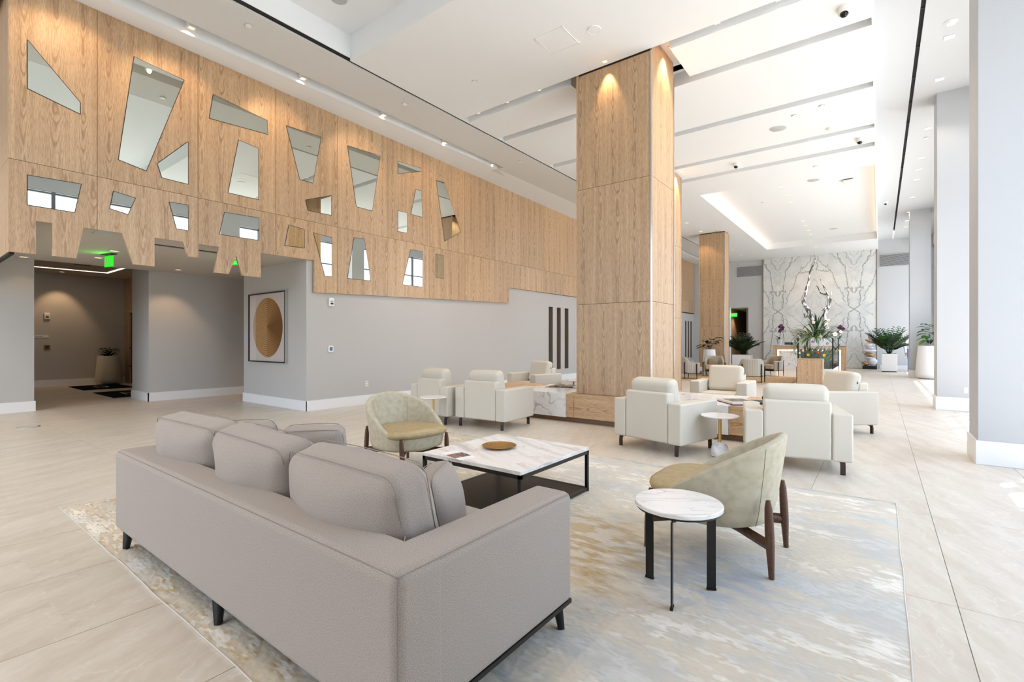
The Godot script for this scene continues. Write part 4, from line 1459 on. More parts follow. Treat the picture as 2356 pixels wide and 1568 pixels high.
func build_armchairs() -> void:
	# local: faces -z
	var V: Material = M.chair_vinyl
	var t := thing("club_chair", "cream club chair seen from behind, left of the small brass stemmed table", "armchair", Vector3.ZERO, 0.0, "cream club chairs round the bench")
	for s in [-1.0, 1.0]:
		part(t, "arm", MB.new().rbox(Vector3(s * 0.4125, 0.39, 0.0), Vector3(0.185, 0.50, 0.86), 0.022, 3).mesh(), V)
	part(t, "back", MB.new().rbox(Vector3(0, 0.45, 0.345), Vector3(0.638, 0.62, 0.165), 0.03, 3).mesh(), V)
	part(t, "seat_base", rb(Vector3(-0.32, 0.15, -0.40), Vector3(0.32, 0.29, 0.28), 0.015), V)
	part(t, "seat_cushion", MB.new().rbox(Vector3(0, 0.36, -0.075), Vector3(0.632, 0.155, 0.70), 0.04, 3).mesh(), V)
	var bc := MB.new().rbox(Vector3.ZERO, Vector3(0.63, 0.50, 0.19), 0.07, 4, 6)
	bc.bend(func(p: Vector3) -> Vector3:
		return p + Vector3(0, 0, 0.02 * (1.0 - pow(p.x / 0.32, 2.0)) * signf(p.z)))
	part(t, "back_cushion", bc.mesh(), V, Vector3(0, 0.672, 0.205), Vector3(13, 0, 0))
	part(t, "zip_pull", bx(Vector3(-0.325, 0.74, 0.24), Vector3(-0.316, 0.775, 0.25)), M.plastic_black)
	for sx in [-1.0, 1.0]:
		for sz in [-1.0, 1.0]:
			var poly := PackedVector2Array([Vector2(0.0, 0.145), Vector2(0.05, 0.145), Vector2(0.062, 0.09), Vector2(0.062, 0.0), Vector2(0.042, 0.0), Vector2(0.042, 0.085), Vector2(0.034, 0.12), Vector2(0.0, 0.12)])
			if sz < 0:
				for k in poly.size():
					poly[k].x = -poly[k].x
			part(t, "leg", MB.new().extrude(poly, Basis(Vector3(0, 0, 1), Vector3.UP, Vector3.RIGHT), Vector3(sx * 0.42 + 0.022, 0, sz * 0.335), 0.045).mesh(), M.dark_wood)
	t.position = Vector3(-2.27, 0, -6.35)
	t.rotation_degrees.y = -14.0
	dup(t, "cream club chair seen from behind, between the lounge chair and the sunlit aisle", Vector3(-0.80, 0, -6.40), 13.0)
	dup(t, "cream club chair turned sideways at the right end of the bench", Vector3(-0.66, 0, -9.20), 130.0)
	dup(t, "cream club chair facing the camera in front of the ribbed barrel chairs", Vector3(-2.40, 0, -9.90), 180.0)
	dup(t, "cream club chair seen from behind, next to the left marble slab", Vector3(-5.13, 0, -6.28), 3.5)
	dup(t, "cream club chair seen from behind, nearest the grey wall outlet", Vector3(-6.165, 0, -6.20), -5.0)
	dup(t, "tan looking club chair facing the camera in front of the slit niches", Vector3(-6.55, 0, -9.50), 167.0)
	dup(t, "club chair almost wholly hidden behind the large oak column", Vector3(-4.72, 0, -9.95), 176.0)

func build_small_tables() -> void:
	# black legged side table
	var t := thing("side_table", "round marble topped side table on three flat black legs", "side table", Vector3(-0.90, 0.016, -2.73))
	part(t, "top", MB.new().lathe([Vector2(0, 0.462), Vector2(0.233, 0.462), Vector2(0.236, 0.465), Vector2(0.236, 0.482), Vector2(0.232, 0.486), Vector2(0, 0.486)], 64).mesh(), M.marble_grey, Vector3.ZERO, Vector3(0, 55, 0))
	part(t, "ring", MB.new().lathe([Vector2(0, 0.45), Vector2(0.226, 0.45), Vector2(0.226, 0.462), Vector2(0, 0.462)], 64).mesh(), M.black_metal)
	for p in [Vector3(-0.17, 0, -0.01), Vector3(0.045, 0, 0.235), Vector3(0.155, 0, -0.085)]:
		var d: Vector3 = p.normalized()
		var mb := MB.new().rbox(Vector3.ZERO, Vector3(0.008, 0.45, 0.048), 0.002, 1)
		var lg := part(t, "leg", mb.mesh(), M.black_metal, Vector3(p.x, 0.225, p.z), Vector3(0, rad_to_deg(atan2(d.x, d.z)), 0))
		part(lg, "foot", rb(Vector3(-0.008, -0.225, -0.026), Vector3(0.008, -0.213, 0.026), 0.002, 1), M.plastic_black)
	# pedestal tables
	var q := thing("pedestal_table", "small marble table with brass stem and domed marble foot between two cream chairs", "side table", Vector3(-1.545, 0, -6.21))
	part(q, "top", MB.new().lathe([Vector2(0, 0.482), Vector2(0.205, 0.482), Vector2(0.217, 0.490), Vector2(0.217, 0.498), Vector2(0.213, 0.502), Vector2(0, 0.502)], 48).mesh(), M.marble_grey)
	part(q, "plate", MB.new().lathe([Vector2(0, 0.472), Vector2(0.13, 0.472), Vector2(0.14, 0.482), Vector2(0, 0.482)], 32).mesh(), M.black_metal)
	part(q, "stem", MB.new().lathe([Vector2(0.019, 0.16), Vector2(0.019, 0.475)], 24).mesh(), M.brass)
	part(q, "foot", MB.new().lathe([Vector2(0, 0.008), Vector2(0.098, 0.008), Vector2(0.102, 0.02), Vector2(0.101, 0.07), Vector2(0.094, 0.115), Vector2(0.078, 0.15), Vector2(0.055, 0.168), Vector2(0.03, 0.175), Vector2(0, 0.176)], 40).mesh(), M.marble_dome)
	part(q, "pad", MB.new().lathe([Vector2(0, 0), Vector2(0.094, 0), Vector2(0.094, 0.008), Vector2(0, 0.008)], 32).mesh(), M.black_metal)
	dup(q, "small marble table with brass stem behind the facing lounge chair", Vector3(-5.75, 0, -5.47), 60.0)
	dup(q, "small pedestal table in the shade beside the oak column and slit niches", Vector3(-5.62, 0, -9.75), 20.0)

# ---------------------------------------------------------------- far lounge
func build_far_lounge() -> void:
	var r := solo("rug", "brown patterned rug under the four barrel chairs", "rug", rb(Vector3(-6.5, 0.0, -21.45), Vector3(-2.3, 0.012, -17.3), 0.004, 1), M.jute)
	# barrel chair, faces -z locally
	var t := thing("barrel_chair", "ribbed barrel chair seen from behind in the middle of the brown rug", "armchair", Vector3.ZERO, 0.0, "ribbed barrel chairs on the brown rug")
	var N := 96
	var rows := []
	for i in N + 1:
		var th := lerpf(-2.25, 2.25, float(i) / N)
		var ab := absf(th)
		var rim := 0.80 - 0.20 * smoothstep(0.75, 1.35, ab)
		var dir := Vector3(sin(th), 0, cos(th))
		var sx := 0.36
		var rib := 0.008 * absf(sin(float(i) * PI / 4.0))
		var base := sx * (1.0 + 0.10 * pow(absf(sin(2.0 * th)), 1.5))
		var row := []
		for k in 6:
			var y := lerpf(0.22, rim - 0.03, k / 5.0)
			row.append(dir * (base + rib + 0.03 * (y - 0.22)) + Vector3(0, y, 0))
		for k in 4:
			var a := PI * (k + 0.5) / 4.0
			row.append(dir * (base + 0.018 - 0.035 + cos(a) * 0.035) + Vector3(0, rim - 0.03 + sin(a) * 0.03, 0))
		for k in 4:
			var y := lerpf(rim - 0.04, 0.3, k / 3.0)
			row.append(dir * (base - 0.065) + Vector3(0, y, 0))
		row.append(dir * (base - 0.065) + Vector3(0, 0.22, 0))
		row.append(dir * base + Vector3(0, 0.22, 0))
		rows.append(row)
	var mb := MB.new().grid(rows, false, true)
	for e in [0, N]:
		var nn: Vector3 = (rows[e][2] - rows[1 if e == 0 else N - 1][2]).normalized()
		var ce: Vector3 = (rows[e][1] + rows[e][11]) * 0.5
		for j in rows[e].size() - 1:
			mb.tri(ce, rows[e][j], rows[e][j + 1], nn, nn, nn)
	part(t, "shell", mb.mesh(), M.barrel_fabric)
	part(t, "seat", MB.new().rbox(Vector3(0, 0.36, -0.05), Vector3(0.60, 0.18, 0.60), 0.05, 3).mesh(), M.barrel_seat)
	var pl := part(t, "pillow", cushion(0.36, 0.26, 0.12, 0.6, 3), M.barrel_pillow, Vector3(0.02, 0.56, 0.2), Vector3(14, 0, 0))
	part(t, "apron", bx(Vector3(-0.32, 0.20, -0.32), Vector3(0.32, 0.235, 0.30)), M.black_metal)
	for p in [Vector3(-0.40, 0.56, -0.10), Vector3(0.40, 0.56, -0.10), Vector3(-0.29, 0.62, 0.31), Vector3(0.29, 0.62, 0.31)]:
		part(t, "leg", MB.new().tube([Vector3(p.x, 0, p.z), Vector3(p.x * 1.0, 0.22, p.z), Vector3(p.x, p.y, p.z)], [0.012, 0.02, 0.02], 4).mesh(), M.black_metal)
	t.position = Vector3(-3.45, 0.012, -17.95)
	t.rotation_degrees.y = 12.0
	dup(t, "ribbed barrel chair cut off by the large oak column", Vector3(-5.62, 0.012, -18.35), -52.0)
	dup(t, "ribbed barrel chair facing the camera in front of the tall white planter", Vector3(-5.22, 0.012, -20.1), 195.0)
	dup(t, "ribbed barrel chair facing the camera beside the white reception front", Vector3(-3.45, 0.012, -21.75), 150.0)

# ---------------------------------------------------------------- plants
func blade(len_: float, wid: float, rise: float, droop: float, az: float, at := Vector3.ZERO, fold := 0.25, segs := 6) -> MB:
	var rows := []
	var p := at
	var pitch := rise
	var d := Vector3(cos(az), 0, sin(az))
	var side := Vector3(-sin(az), 0, cos(az))
	for i in segs + 1:
		var u := float(i) / segs
		var w := wid * pow(maxf(sin(PI * clampf(u * 0.9 + 0.08, 0.0, 1.0)), 0.0), 0.8) * 0.5
		if i == segs:
			w = 0.001
		var up := Vector3.UP
		rows.append([p - side * w + up * w * fold, p, p + side * w + up * w * fold])
		pitch -= droop / segs
		p += (d * cos(pitch) + Vector3.UP * sin(pitch)) * len_ / segs
	return MB.new().grid(rows)

func frond(len_: float, rise: float, droop: float, az: float, at: Vector3, leaf: float, pairs := 11) -> MB:
	var mb := MB.new()
	var p := at
	var pitch := rise
	var d := Vector3(cos(az), 0, sin(az))
	var side := Vector3(-sin(az), 0, cos(az))
	var pts := [p]
	for i in pairs:
		pitch -= droop / pairs
		var f := d * cos(pitch) + Vector3.UP * sin(pitch)
		p += f * len_ / pairs
		pts.append(p)
		var u := float(i + 1) / pairs
		if u < 0.22:
			continue
		var L := leaf * (1.0 - pow(absf(u - 0.55) * 1.5, 2.0) * 0.75)
		for s in [-1.0, 1.0]:
			var o: Vector3 = (side * s * 0.86 + f * 0.62 + Vector3(0, 0.10, 0)).normalized()
			var tip: Vector3 = p + o * L + Vector3(0, -L * 0.22, 0)
			var mid: Vector3 = p + o * L * 0.5
			var wv: Vector3 = f * leaf * 0.065
			var nn := o.cross(f).normalized()
			if nn.y < 0:
				nn = -nn
			mb.tri(p, mid - wv, tip, nn, nn, nn)
			mb.tri(p, mid + wv, tip, nn, nn, nn)
	mb.tube(pts, [0.010, 0.007, 0.004], 4)
	return mb

func palm(t: Node3D, at: Vector3, n: int, len_: float, leaf: float, mats: Array, seed_: int) -> void:
	var rng := RandomNumberGenerator.new()
	rng.seed = seed_
	for i in n:
		var az := TAU * i * 0.382 + rng.randf() * 0.4
		var rise := lerpf(1.55, 0.95, pow(float(i) / n, 1.3)) + rng.randf_range(-0.08, 0.08)
		var L := len_ * rng.randf_range(0.65, 1.1)
		part(t, "frond", frond(L, rise, rng.randf_range(0.35, 0.95), az, at + Vector3(cos(az), 0, sin(az)) * 0.05, leaf * rng.randf_range(0.8, 1.1)).mesh(), mats[i % mats.size()])

# broad leaf on a stalk
func broad_leaf(t: Node3D, from: Vector3, to: Vector3, size: float, tilt: float, m: Material, wid := 0.75, notch := false) -> void:
	var d := to - from
	var az := atan2(d.z, d.x)
	var mb := MB.new().tube([from, from.lerp(to, 0.6) + Vector3(0, d.length() * 0.10, 0), to], [0.006, 0.005, 0.004], 5)
	var f := Vector3(cos(az), 0, sin(az))
	var side := Vector3(-sin(az), 0, cos(az))
	var rows := []
	var S := 10
	var p := to
	var pitch := tilt
	for i in S + 1:
		var u := float(i) / S
		var w := size * wid * 0.5 * pow(maxf(sin(PI * clampf(0.12 + u * 0.86, 0.0, 1.0)), 0.0), 0.6)
		if notch and i % 2 == 1:
			w *= 0.72
		if i == S:
			w = 0.002
		rows.append([p - side * w + Vector3(0, w * 0.25, 0), p - side * w * 0.5 + Vector3(0, w * 0.06, 0), p, p + side * w * 0.5 + Vector3(0, w * 0.06, 0), p + side * w + Vector3(0, w * 0.25, 0)])
		pitch -= 0.9 / S
		p += (f * cos(pitch) + Vector3.UP * sin(pitch)) * size / S
	mb.grid(rows)
	part(t, "leaf", mb.mesh(), m)

func flower(t: Node3D, c: Vector3, r: float, face: Vector3, m: Material, petals := 5, heart: Material = null) -> void:
	var mb := MB.new()
	var z := face.normalized()
	var x := z.cross(Vector3.UP).normalized()
	var y := x.cross(z)
	for k in petals:
		var a := TAU * k / petals + 0.3
		var o := x * cos(a) + y * sin(a)
		var s := z.cross(o)
		var rows := []
		for i in 5:
			var u := i / 4.0
			var w := r * 0.42 * sin(PI * clampf(u * 0.85 + 0.12, 0.0, 1.0))
			var q := c + o * r * u + z * r * 0.25 * sin(u * 2.2)
			rows.append([q - s * w, q + z * w * 0.15, q + s * w])
		mb.grid(rows)
	if heart == null:
		mb.ball(c + z * r * 0.15, Vector3.ONE * r * 0.2, Basis.IDENTITY, 6, 8)
	var o := part(t, "flower", mb.mesh(), m)
	if heart != null:
		part(o, "flower_heart", MB.new().ball(c + z * r * 0.15, Vector3.ONE * r * 0.22, Basis.IDENTITY, 6, 8).mesh(), heart)

func build_centrepiece() -> void:
	var b := thing("oak_box", "pale oak box at the front of the glass plant case", "planter", Vector3(-1.77, 0, -18.24))
	part(b, "front", bx(Vector3(-0.35, 0.02, -0.24), Vector3(0.33, 0.80, 0.26)), M.oak_1)
	part(b, "side", bx(Vector3(0.33, 0.02, -0.24), Vector3(0.35, 0.80, 0.255)), M.oak_0)
	part(b, "lid", bx(Vector3(-0.35, 0.805, -0.24), Vector3(0.35, 0.836, 0.26)), M.oak_flat)
	part(b, "plinth", bx(Vector3(-0.34, 0.0, -0.24), Vector3(0.34, 0.02, 0.25)), M.walnut_dark)
	var t := thing("plant_case", "tall glass plant case with black posts on a white base", "display case", Vector3(-1.67, 0, -19.8))
	part(t, "base", bx(Vector3(-0.48, 0, -1.28), Vector3(0.48, 0.50, 1.28)), M.pot_white)
	part(t, "end_board", bx(Vector3(-0.53, 0, 1.29), Vector3(-0.46, 0.55, 1.32)), M.walnut_dark)
	for sx in [-1.0, 1.0]:
		for sz in [-1.0, 1.0]:
			part(t, "post", bx(Vector3(sx * 0.48 - 0.018, 0.5, sz * 1.28 - 0.018), Vector3(sx * 0.48 + 0.018, 1.5, sz * 1.28 + 0.018)), M.black_gap)
	part(t, "pane", bx(Vector3(-0.46, 0.5, 1.276), Vector3(0.46, 1.48, 1.284)), M.tank_glass)
	part(t, "pane", bx(Vector3(0.476, 0.5, -1.26), Vector3(0.484, 1.48, 1.26)), M.tank_glass)
	part(t, "pane", bx(Vector3(-0.484, 0.5, -1.26), Vector3(-0.476, 1.48, 1.26)), M.tank_glass)
	part(t, "soil", MB.new().rbox(Vector3(0, 0.60, 0), Vector3(0.9, 0.2, 2.5), 0.05).mesh(), M.soil)
	# planting
	var g := thing("plant_arrangement", "lush arrangement of strap leaves and orchids filling the glass case", "plants", Vector3(-1.70, 0, -19.2))
	var rng := RandomNumberGenerator.new()
	rng.seed = 44
	var kinds := [M.leaf_mid, M.leaf_dark, M.leaf_light, M.leaf_deep]
	for i in 110:
		var at := Vector3(rng.randf_range(-0.36, 0.36), 0.68, rng.randf_range(-1.0, 0.58))
		var az := rng.randf() * TAU
		part(g, "leaf", blade(rng.randf_range(0.45, 0.85), rng.randf_range(0.05, 0.10), rng.randf_range(1.1, 1.5), rng.randf_range(0.4, 1.3), az, at).mesh(), kinds[i % 4])
	# upper tufts, wider than the case
	var tk := [M.leaf_mid, M.leaf_dark, M.leaf_silver, M.leaf_silver, M.leaf_light]
	for i in 210:
		var az := rng.randf() * TAU
		var r0 := rng.randf_range(0.0, 0.42)
		var left := 1 if cos(az) < 0 else 0
		var at := Vector3(cos(az) * r0 - 0.05, 1.45 + rng.randf_range(0.0, 0.35) * (1.0 - r0), sin(az) * r0 + 0.2)
		part(g, "leaf", blade(rng.randf_range(0.35, 0.75), rng.randf_range(0.025, 0.06), rng.randf_range(-0.1, 1.2), rng.randf_range(0.5, 1.4), az, at, 0.3, 5).mesh(), tk[(i + left) % 5] if left == 1 else tk[i % 3])
	for i in 14:
		var az := rng.randf() * TAU
		part(g, "leaf", blade(rng.randf_range(0.5, 0.75), 0.05, rng.randf_range(1.2, 1.5), rng.randf_range(0.2, 0.6), az, Vector3(0.02, 1.7, 0.2)).mesh(), kinds[i % 2])
	for i in 26:
		var hang := Vector3(-0.50 + rng.randf_range(-0.12, 0.06), rng.randf_range(1.0, 1.6), 0.45 + rng.randf_range(-0.1, 0.25))
		part(g, "moss_tuft", blade(rng.randf_range(0.15, 0.3), 0.05, rng.randf_range(-1.5, -0.6), 0.5, rng.randf() * TAU, hang).mesh(), M.leaf_silver)
	var fl := [[-0.03, 1.38, 0.72, 0.085, M.petal_purple], [0.12, 1.02, 0.70, 0.10, M.petal_red], [-0.16, 0.95, 0.72, 0.085, M.petal_yellow], [0.28, 0.94, 0.72, 0.085, M.petal_yellow], [-0.36, 1.1, 0.72, 0.07, M.petal_plum], [0.36, 1.32, 0.66, 0.08, M.petal_plum], [-0.40, 1.0, 0.74, 0.06, M.petal_white], [0.34, 1.84, 0.3, 0.11, M.petal_white], [0.30, 1.98, 0.3, 0.11, M.petal_white], [0.36, 2.08, 0.28, 0.09, M.petal_white], [0.55, 1.62, 0.4, 0.13, M.petal_white], [0.70, 1.70, 0.3, 0.10, M.petal_white], [-0.25, 1.78, 0.5, 0.10, M.petal_cream], [0.18, 1.55, 0.62, 0.09, M.petal_cream], [-0.05, 2.02, 0.3, 0.10, M.petal_white], [-0.55, 1.62, 0.5, 0.08, M.petal_cream]]
	for f in fl:
		flower(g, Vector3(f[0], f[1], f[2]), f[3] * 0.6, Vector3(0.25, 0.15, 1.0), f[4], 5, M.petal_yellow if f[4] != M.petal_yellow else M.petal_red)
	# driftwood
	var w := thing("driftwood", "tall twisted grey driftwood branches rising out of the plants", "driftwood", Vector3(-1.70, 0, -19.4))
	var main := [Vector3(0.0, 1.4, 0.1), Vector3(-0.06, 1.9, 0.05), Vector3(-0.20, 2.35, 0.0), Vector3(-0.38, 2.72, 0.05), Vector3(-0.34, 3.05, 0.0), Vector3(-0.24, 3.45, -0.05), Vector3(-0.20, 3.75, 0.0), Vector3(-0.08, 4.05, 0.0), Vector3(0.0, 4.32, 0.02)]
	part(w, "branch", MB.new().tube(smooth_path(main), taper(0.09, 0.012, 33), 8).mesh(), M.driftwood)
	var sec := [Vector3(0.12, 1.4, 0.0), Vector3(0.22, 2.0, 0.05), Vector3(0.24, 2.35, 0.0), Vector3(0.36, 2.65, 0.02), Vector3(0.30, 2.95, 0.0), Vector3(0.22, 3.2, 0.05), Vector3(0.10, 3.5, 0.0)]
	part(w, "branch", MB.new().tube(smooth_path(sec), taper(0.09, 0.012, 25), 8).mesh(), M.driftwood)
	for s in [[Vector3(0.30, 2.95, 0), Vector3(0.12, 3.02, 0.1), Vector3(0.02, 3.25, 0.05), Vector3(-0.14, 3.3, 0.05)], [Vector3(0.33, 2.62, 0), Vector3(0.2, 2.45, 0.1), Vector3(0.12, 2.42, 0.1)], [Vector3(-0.2, 2.35, 0.0), Vector3(-0.32, 2.2, 0.08), Vector3(-0.36, 2.35, 0.1)], [Vector3(-0.1, 2.0, 0.0), Vector3(-0.3, 1.95, 0.1), Vector3(-0.42, 1.75, 0.15)], [Vector3(0.36, 2.65, 0.02), Vector3(0.42, 2.85, 0.0), Vector3(0.40, 3.05, 0.0)]]:
		part(w, "twig", MB.new().tube(smooth_path(s), taper(0.035, 0.008, 13), 6).mesh(), M.driftwood)

func smooth_path(p: Array) -> Array:
	var c := Curve3D.new()
	for i in p.size():
		var a: Vector3 = p[maxi(i - 1, 0)]
		var b: Vector3 = p[mini(i + 1, p.size() - 1)]
		c.add_point(p[i], (a - b) / 6.0, (b - a) / 6.0)
	var out := []
	var n := (p.size() - 1) * 4
	for i in n + 1:
		out.append(c.sample(mini(int(i / 4.0), p.size() - 2), (i / 4.0) - mini(int(i / 4.0), p.size() - 2)))
	return out

func taper(a: float, b: float, n: int) -> Array:
	var out := []
	for i in n:
		out.append(lerpf(a, b, float(i) / (n - 1)))
	return out

func build_reception() -> void:
	var t := thing("reception_desk", "oak reception desk with a lit white marble front", "desk", Vector3(-2.785, 0, -27.6))
	var h := 1.525
	part(t, "top", bx(Vector3(-h, 1.17, -0.85), Vector3(h, 1.21, 0.0)), M.marble_white)
	part(t, "top_edge", bx(Vector3(-h + 0.01, 1.14, -0.84), Vector3(h - 0.01, 1.17, -0.01)), M.dark_frame)
	part(t, "frame", bx(Vector3(-h, 0, -0.84), Vector3(-h + 0.19, 1.14, -0.01)), M.oak_2)
	part(t, "frame", bx(Vector3(h - 0.19, 0, -0.84), Vector3(h, 1.14, -0.01)), M.oak_2)
	part(t, "frame", bx(Vector3(-h + 0.19, 0.98, -0.84), Vector3(h - 0.19, 1.14, -0.01)), M.oak_flat)
	part(t, "front_slab", bx(Vector3(-h + 0.25, 0.0, -0.14), Vector3(h - 0.25, 0.92, -0.10)), M.marble_white)
	part(t, "light_back", bx(Vector3(-h + 0.19, 0.0, -0.24), Vector3(h - 0.19, 0.98, -0.20)), M.white_paint)
	part(t, "light_line", bx(Vector3(-h + 0.19, 0.965, -0.2), Vector3(h - 0.19, 0.978, -0.11)), M.led_strip)
	for s in [-1.0, 1.0]:
		part(t, "light_line", bx(Vector3(s * (h - 0.19) - 0.012 * s, 0.02, -0.2), Vector3(s * (h - 0.19), 0.965, -0.11)), M.led_strip)
	area(t, Vector3(0, 0.955, -0.155), Vector2(2.6, 0.05), Vector3.DOWN, Color(1.0, 0.85, 0.68), 0.25)
	for s in [-1.0, 1.0]:
		area(t, Vector3(s * (h - 0.21), 0.5, -0.155), Vector2(0.05, 0.9), Vector3(-s, 0, 0), Color(1.0, 0.85, 0.68), 0.15)
	var k := thing("monitor", "low black computer screen lying behind the desk edge", "monitor", Vector3(-3.55, 1.21, -28.0))
	part(k, "screen", rb(Vector3(-0.3, 0.0, -0.1), Vector3(0.35, 0.12, -0.06), 0.01), M.plastic_black)
	part(k, "foot", bx(Vector3(-0.1, 0.0, -0.2), Vector3(0.1, 0.015, 0.05)), M.plastic_black)
	orchid("purple orchid in a grey pot on the left end of the desk", Vector3(-4.05, 1.21, -27.85), M.petal_plum, 0.95, 3)
	orchid("dark purple orchid in a pot on the right end of the desk", Vector3(-1.55, 1.21, -27.85), M.petal_plum, 0.85, 9)

func orchid(label: String, at: Vector3, m: Material, hgt: float, seed_: int) -> void:
	var t := thing("orchid", label, "plant", at)
	part(t, "pot", MB.new().lathe([Vector2(0, 0), Vector2(0.10, 0), Vector2(0.13, 0.28), Vector2(0.115, 0.28), Vector2(0.11, 0.25), Vector2(0, 0.25)], 20).mesh(), M.plastic_grey)
	var rng := RandomNumberGenerator.new()
	rng.seed = seed_
	for i in 9:
		part(t, "leaf", blade(rng.randf_range(0.25, 0.42), 0.06, rng.randf_range(0.4, 1.0), rng.randf_range(0.5, 1.2), rng.randf() * TAU, Vector3(0, 0.26, 0)).mesh(), M.leaf_deep)
	var pts := smooth_path([Vector3(0, 0.25, 0), Vector3(0.02, 0.5, 0.02), Vector3(0.06, hgt * 0.75, 0.02), Vector3(0.18, hgt * 0.88, 0.05)])
	part(t, "stem", MB.new().tube(pts, [0.012], 5).mesh(), M.leaf_deep)
	for i in 6:
		flower(t, Vector3(0.02 + 0.05 * (i % 4), hgt * (0.72 + 0.06 * i), 0.05 + 0.02 * (i % 2)), 0.10, Vector3(rng.randf_range(-0.5, 0.8), 0.2, 1.0), m)

func build_planters() -> void:
	# tall white round planter, monstera
	var a := thing("tall_planter", "tall tapered white planter with monstera before the slim oak column", "potted plant", Vector3(-5.62, 0.012, -20.95))
	part(a, "pot", MB.new().lathe([Vector2(0, 0), Vector2(0.27, 0), Vector2(0.29, 0.03), Vector2(0.225, 1.04), Vector2(0.20, 1.05), Vector2(0.195, 0.95), Vector2(0, 0.95)], 36).mesh(), M.pot_white)
	part(a, "soil", MB.new().lathe([Vector2(0.19, 0.955), Vector2(0, 0.97)], 16).mesh(), M.soil)
	var rng := RandomNumberGenerator.new()
	rng.seed = 6
	for i in 11:
		var az := TAU * i / 11.0 + 0.2
		var to := Vector3(cos(az) * rng.randf_range(0.12, 0.28), 1.0 + rng.randf_range(0.12, 0.5), sin(az) * 0.2)
		broad_leaf(a, Vector3(0, 0.97, 0), to, rng.randf_range(0.24, 0.34), rng.randf_range(-0.1, 0.5), [M.leaf_deep, M.leaf_dark][i % 2], 0.85, true)
	# low white square planter, dark palm
	var b := thing("square_planter", "low wide white planter with dark palm before the far doorway", "potted plant", Vector3(-5.82, 0, -28.0))
	part(b, "pot", rb(Vector3(-0.43, 0, -0.4), Vector3(0.43, 0.68, 0.4), 0.012, 1), M.pot_white)
	part(b, "soil", bx(Vector3(-0.40, 0.66, -0.37), Vector3(0.40, 0.685, 0.37)), M.soil)
	palm(b, Vector3(0, 0.68, 0), 44, 1.15, 0.36, [M.leaf_deep, M.leaf_dark], 8)
	# white cube planter, green palm
	var c := thing("cube_planter", "white upright square planter with bushy green palm beside the stone stack", "potted plant", Vector3(0.35, 0, -27.95))
	part(c, "pot", rb(Vector3(-0.28, 0.04, -0.28), Vector3(0.28, 0.82, 0.28), 0.01, 1), M.pot_white)
	part(c, "foot", bx(Vector3(-0.26, 0, -0.26), Vector3(0.26, 0.04, 0.26)), M.dark_frame)
	part(c, "soil", bx(Vector3(-0.26, 0.80, -0.26), Vector3(0.26, 0.825, 0.26)), M.soil)
	palm(c, Vector3(0, 0.82, 0), 54, 1.12, 0.34, [M.leaf_dark, M.leaf_mid, M.leaf_deep], 18)
	# big white planter, fiddle-leaf fig
	var d := thing("round_planter", "big rounded white planter with broad leaved fig against the white column", "potted plant", Vector3(1.53, 0, -23.75))
	part(d, "pot", MB.new().lathe([Vector2(0, 0.0), Vector2(0.36, 0.0), Vector2(0.42, 0.03), Vector2(0.46, 0.10), Vector2(0.465, 0.18), Vector2(0.45, 0.40), Vector2(0.385, 1.20), Vector2(0.375, 1.22), Vector2(0.35, 1.22), Vector2(0.34, 1.12), Vector2(0, 1.12)], 48).mesh(), M.pot_white)
	part(d, "soil", MB.new().lathe([Vector2(0.34, 1.13), Vector2(0, 1.15)], 20).mesh(), M.soil)
	part(d, "stem", MB.new().tube([Vector3(-0.05, 1.13, 0), Vector3(-0.06, 1.5, 0), Vector3(-0.02, 1.95, 0)], [0.02, 0.016, 0.01], 6).mesh(), M.driftwood)
	for i in 22:
		var u := i / 21.0
		var az := i * 2.4
		var at := Vector3(-0.05, lerpf(1.35, 2.0, u), 0)
		broad_leaf(d, at, at + Vector3(cos(az) * 0.12, 0.03, sin(az) * 0.12), lerpf(0.34, 0.25, u), lerpf(-0.1, 0.6, u), [M.leaf_mid, M.leaf_light, M.leaf_dark][i % 3], 0.62)
	# vestibule planter
	var e := thing("round_planter", "rounded off-white planter with small dark plant in the dim vestibule", "potted plant", Vector3(-20.0, 0, -4.62))
	part(e, "pot", MB.new().lathe([Vector2(0, 0.0), Vector2(0.25, 0.0), Vector2(0.31, 0.03), Vector2(0.345, 0.09), Vector2(0.35, 0.16), Vector2(0.34, 0.35), Vector2(0.285, 0.90), Vector2(0.275, 0.92), Vector2(0.25, 0.92), Vector2(0.245, 0.84), Vector2(0, 0.84)], 48).mesh(), mat("pot_cream", Color(0.86, 0.82, 0.76), 0.3))
	part(e, "soil", MB.new().lathe([Vector2(0.245, 0.85), Vector2(0, 0.87)], 20).mesh(), M.soil)
	for i in 26:
		var az := i * 2.4
		var at := Vector3(cos(az) * 0.08, 0.86 + 0.012 * i, sin(az) * 0.08)
		broad_leaf(e, Vector3(0, 0.86, 0), at, 0.24, 0.9 - 0.02 * i, [M.leaf_deep, M.leaf_dark][i % 2], 0.42)

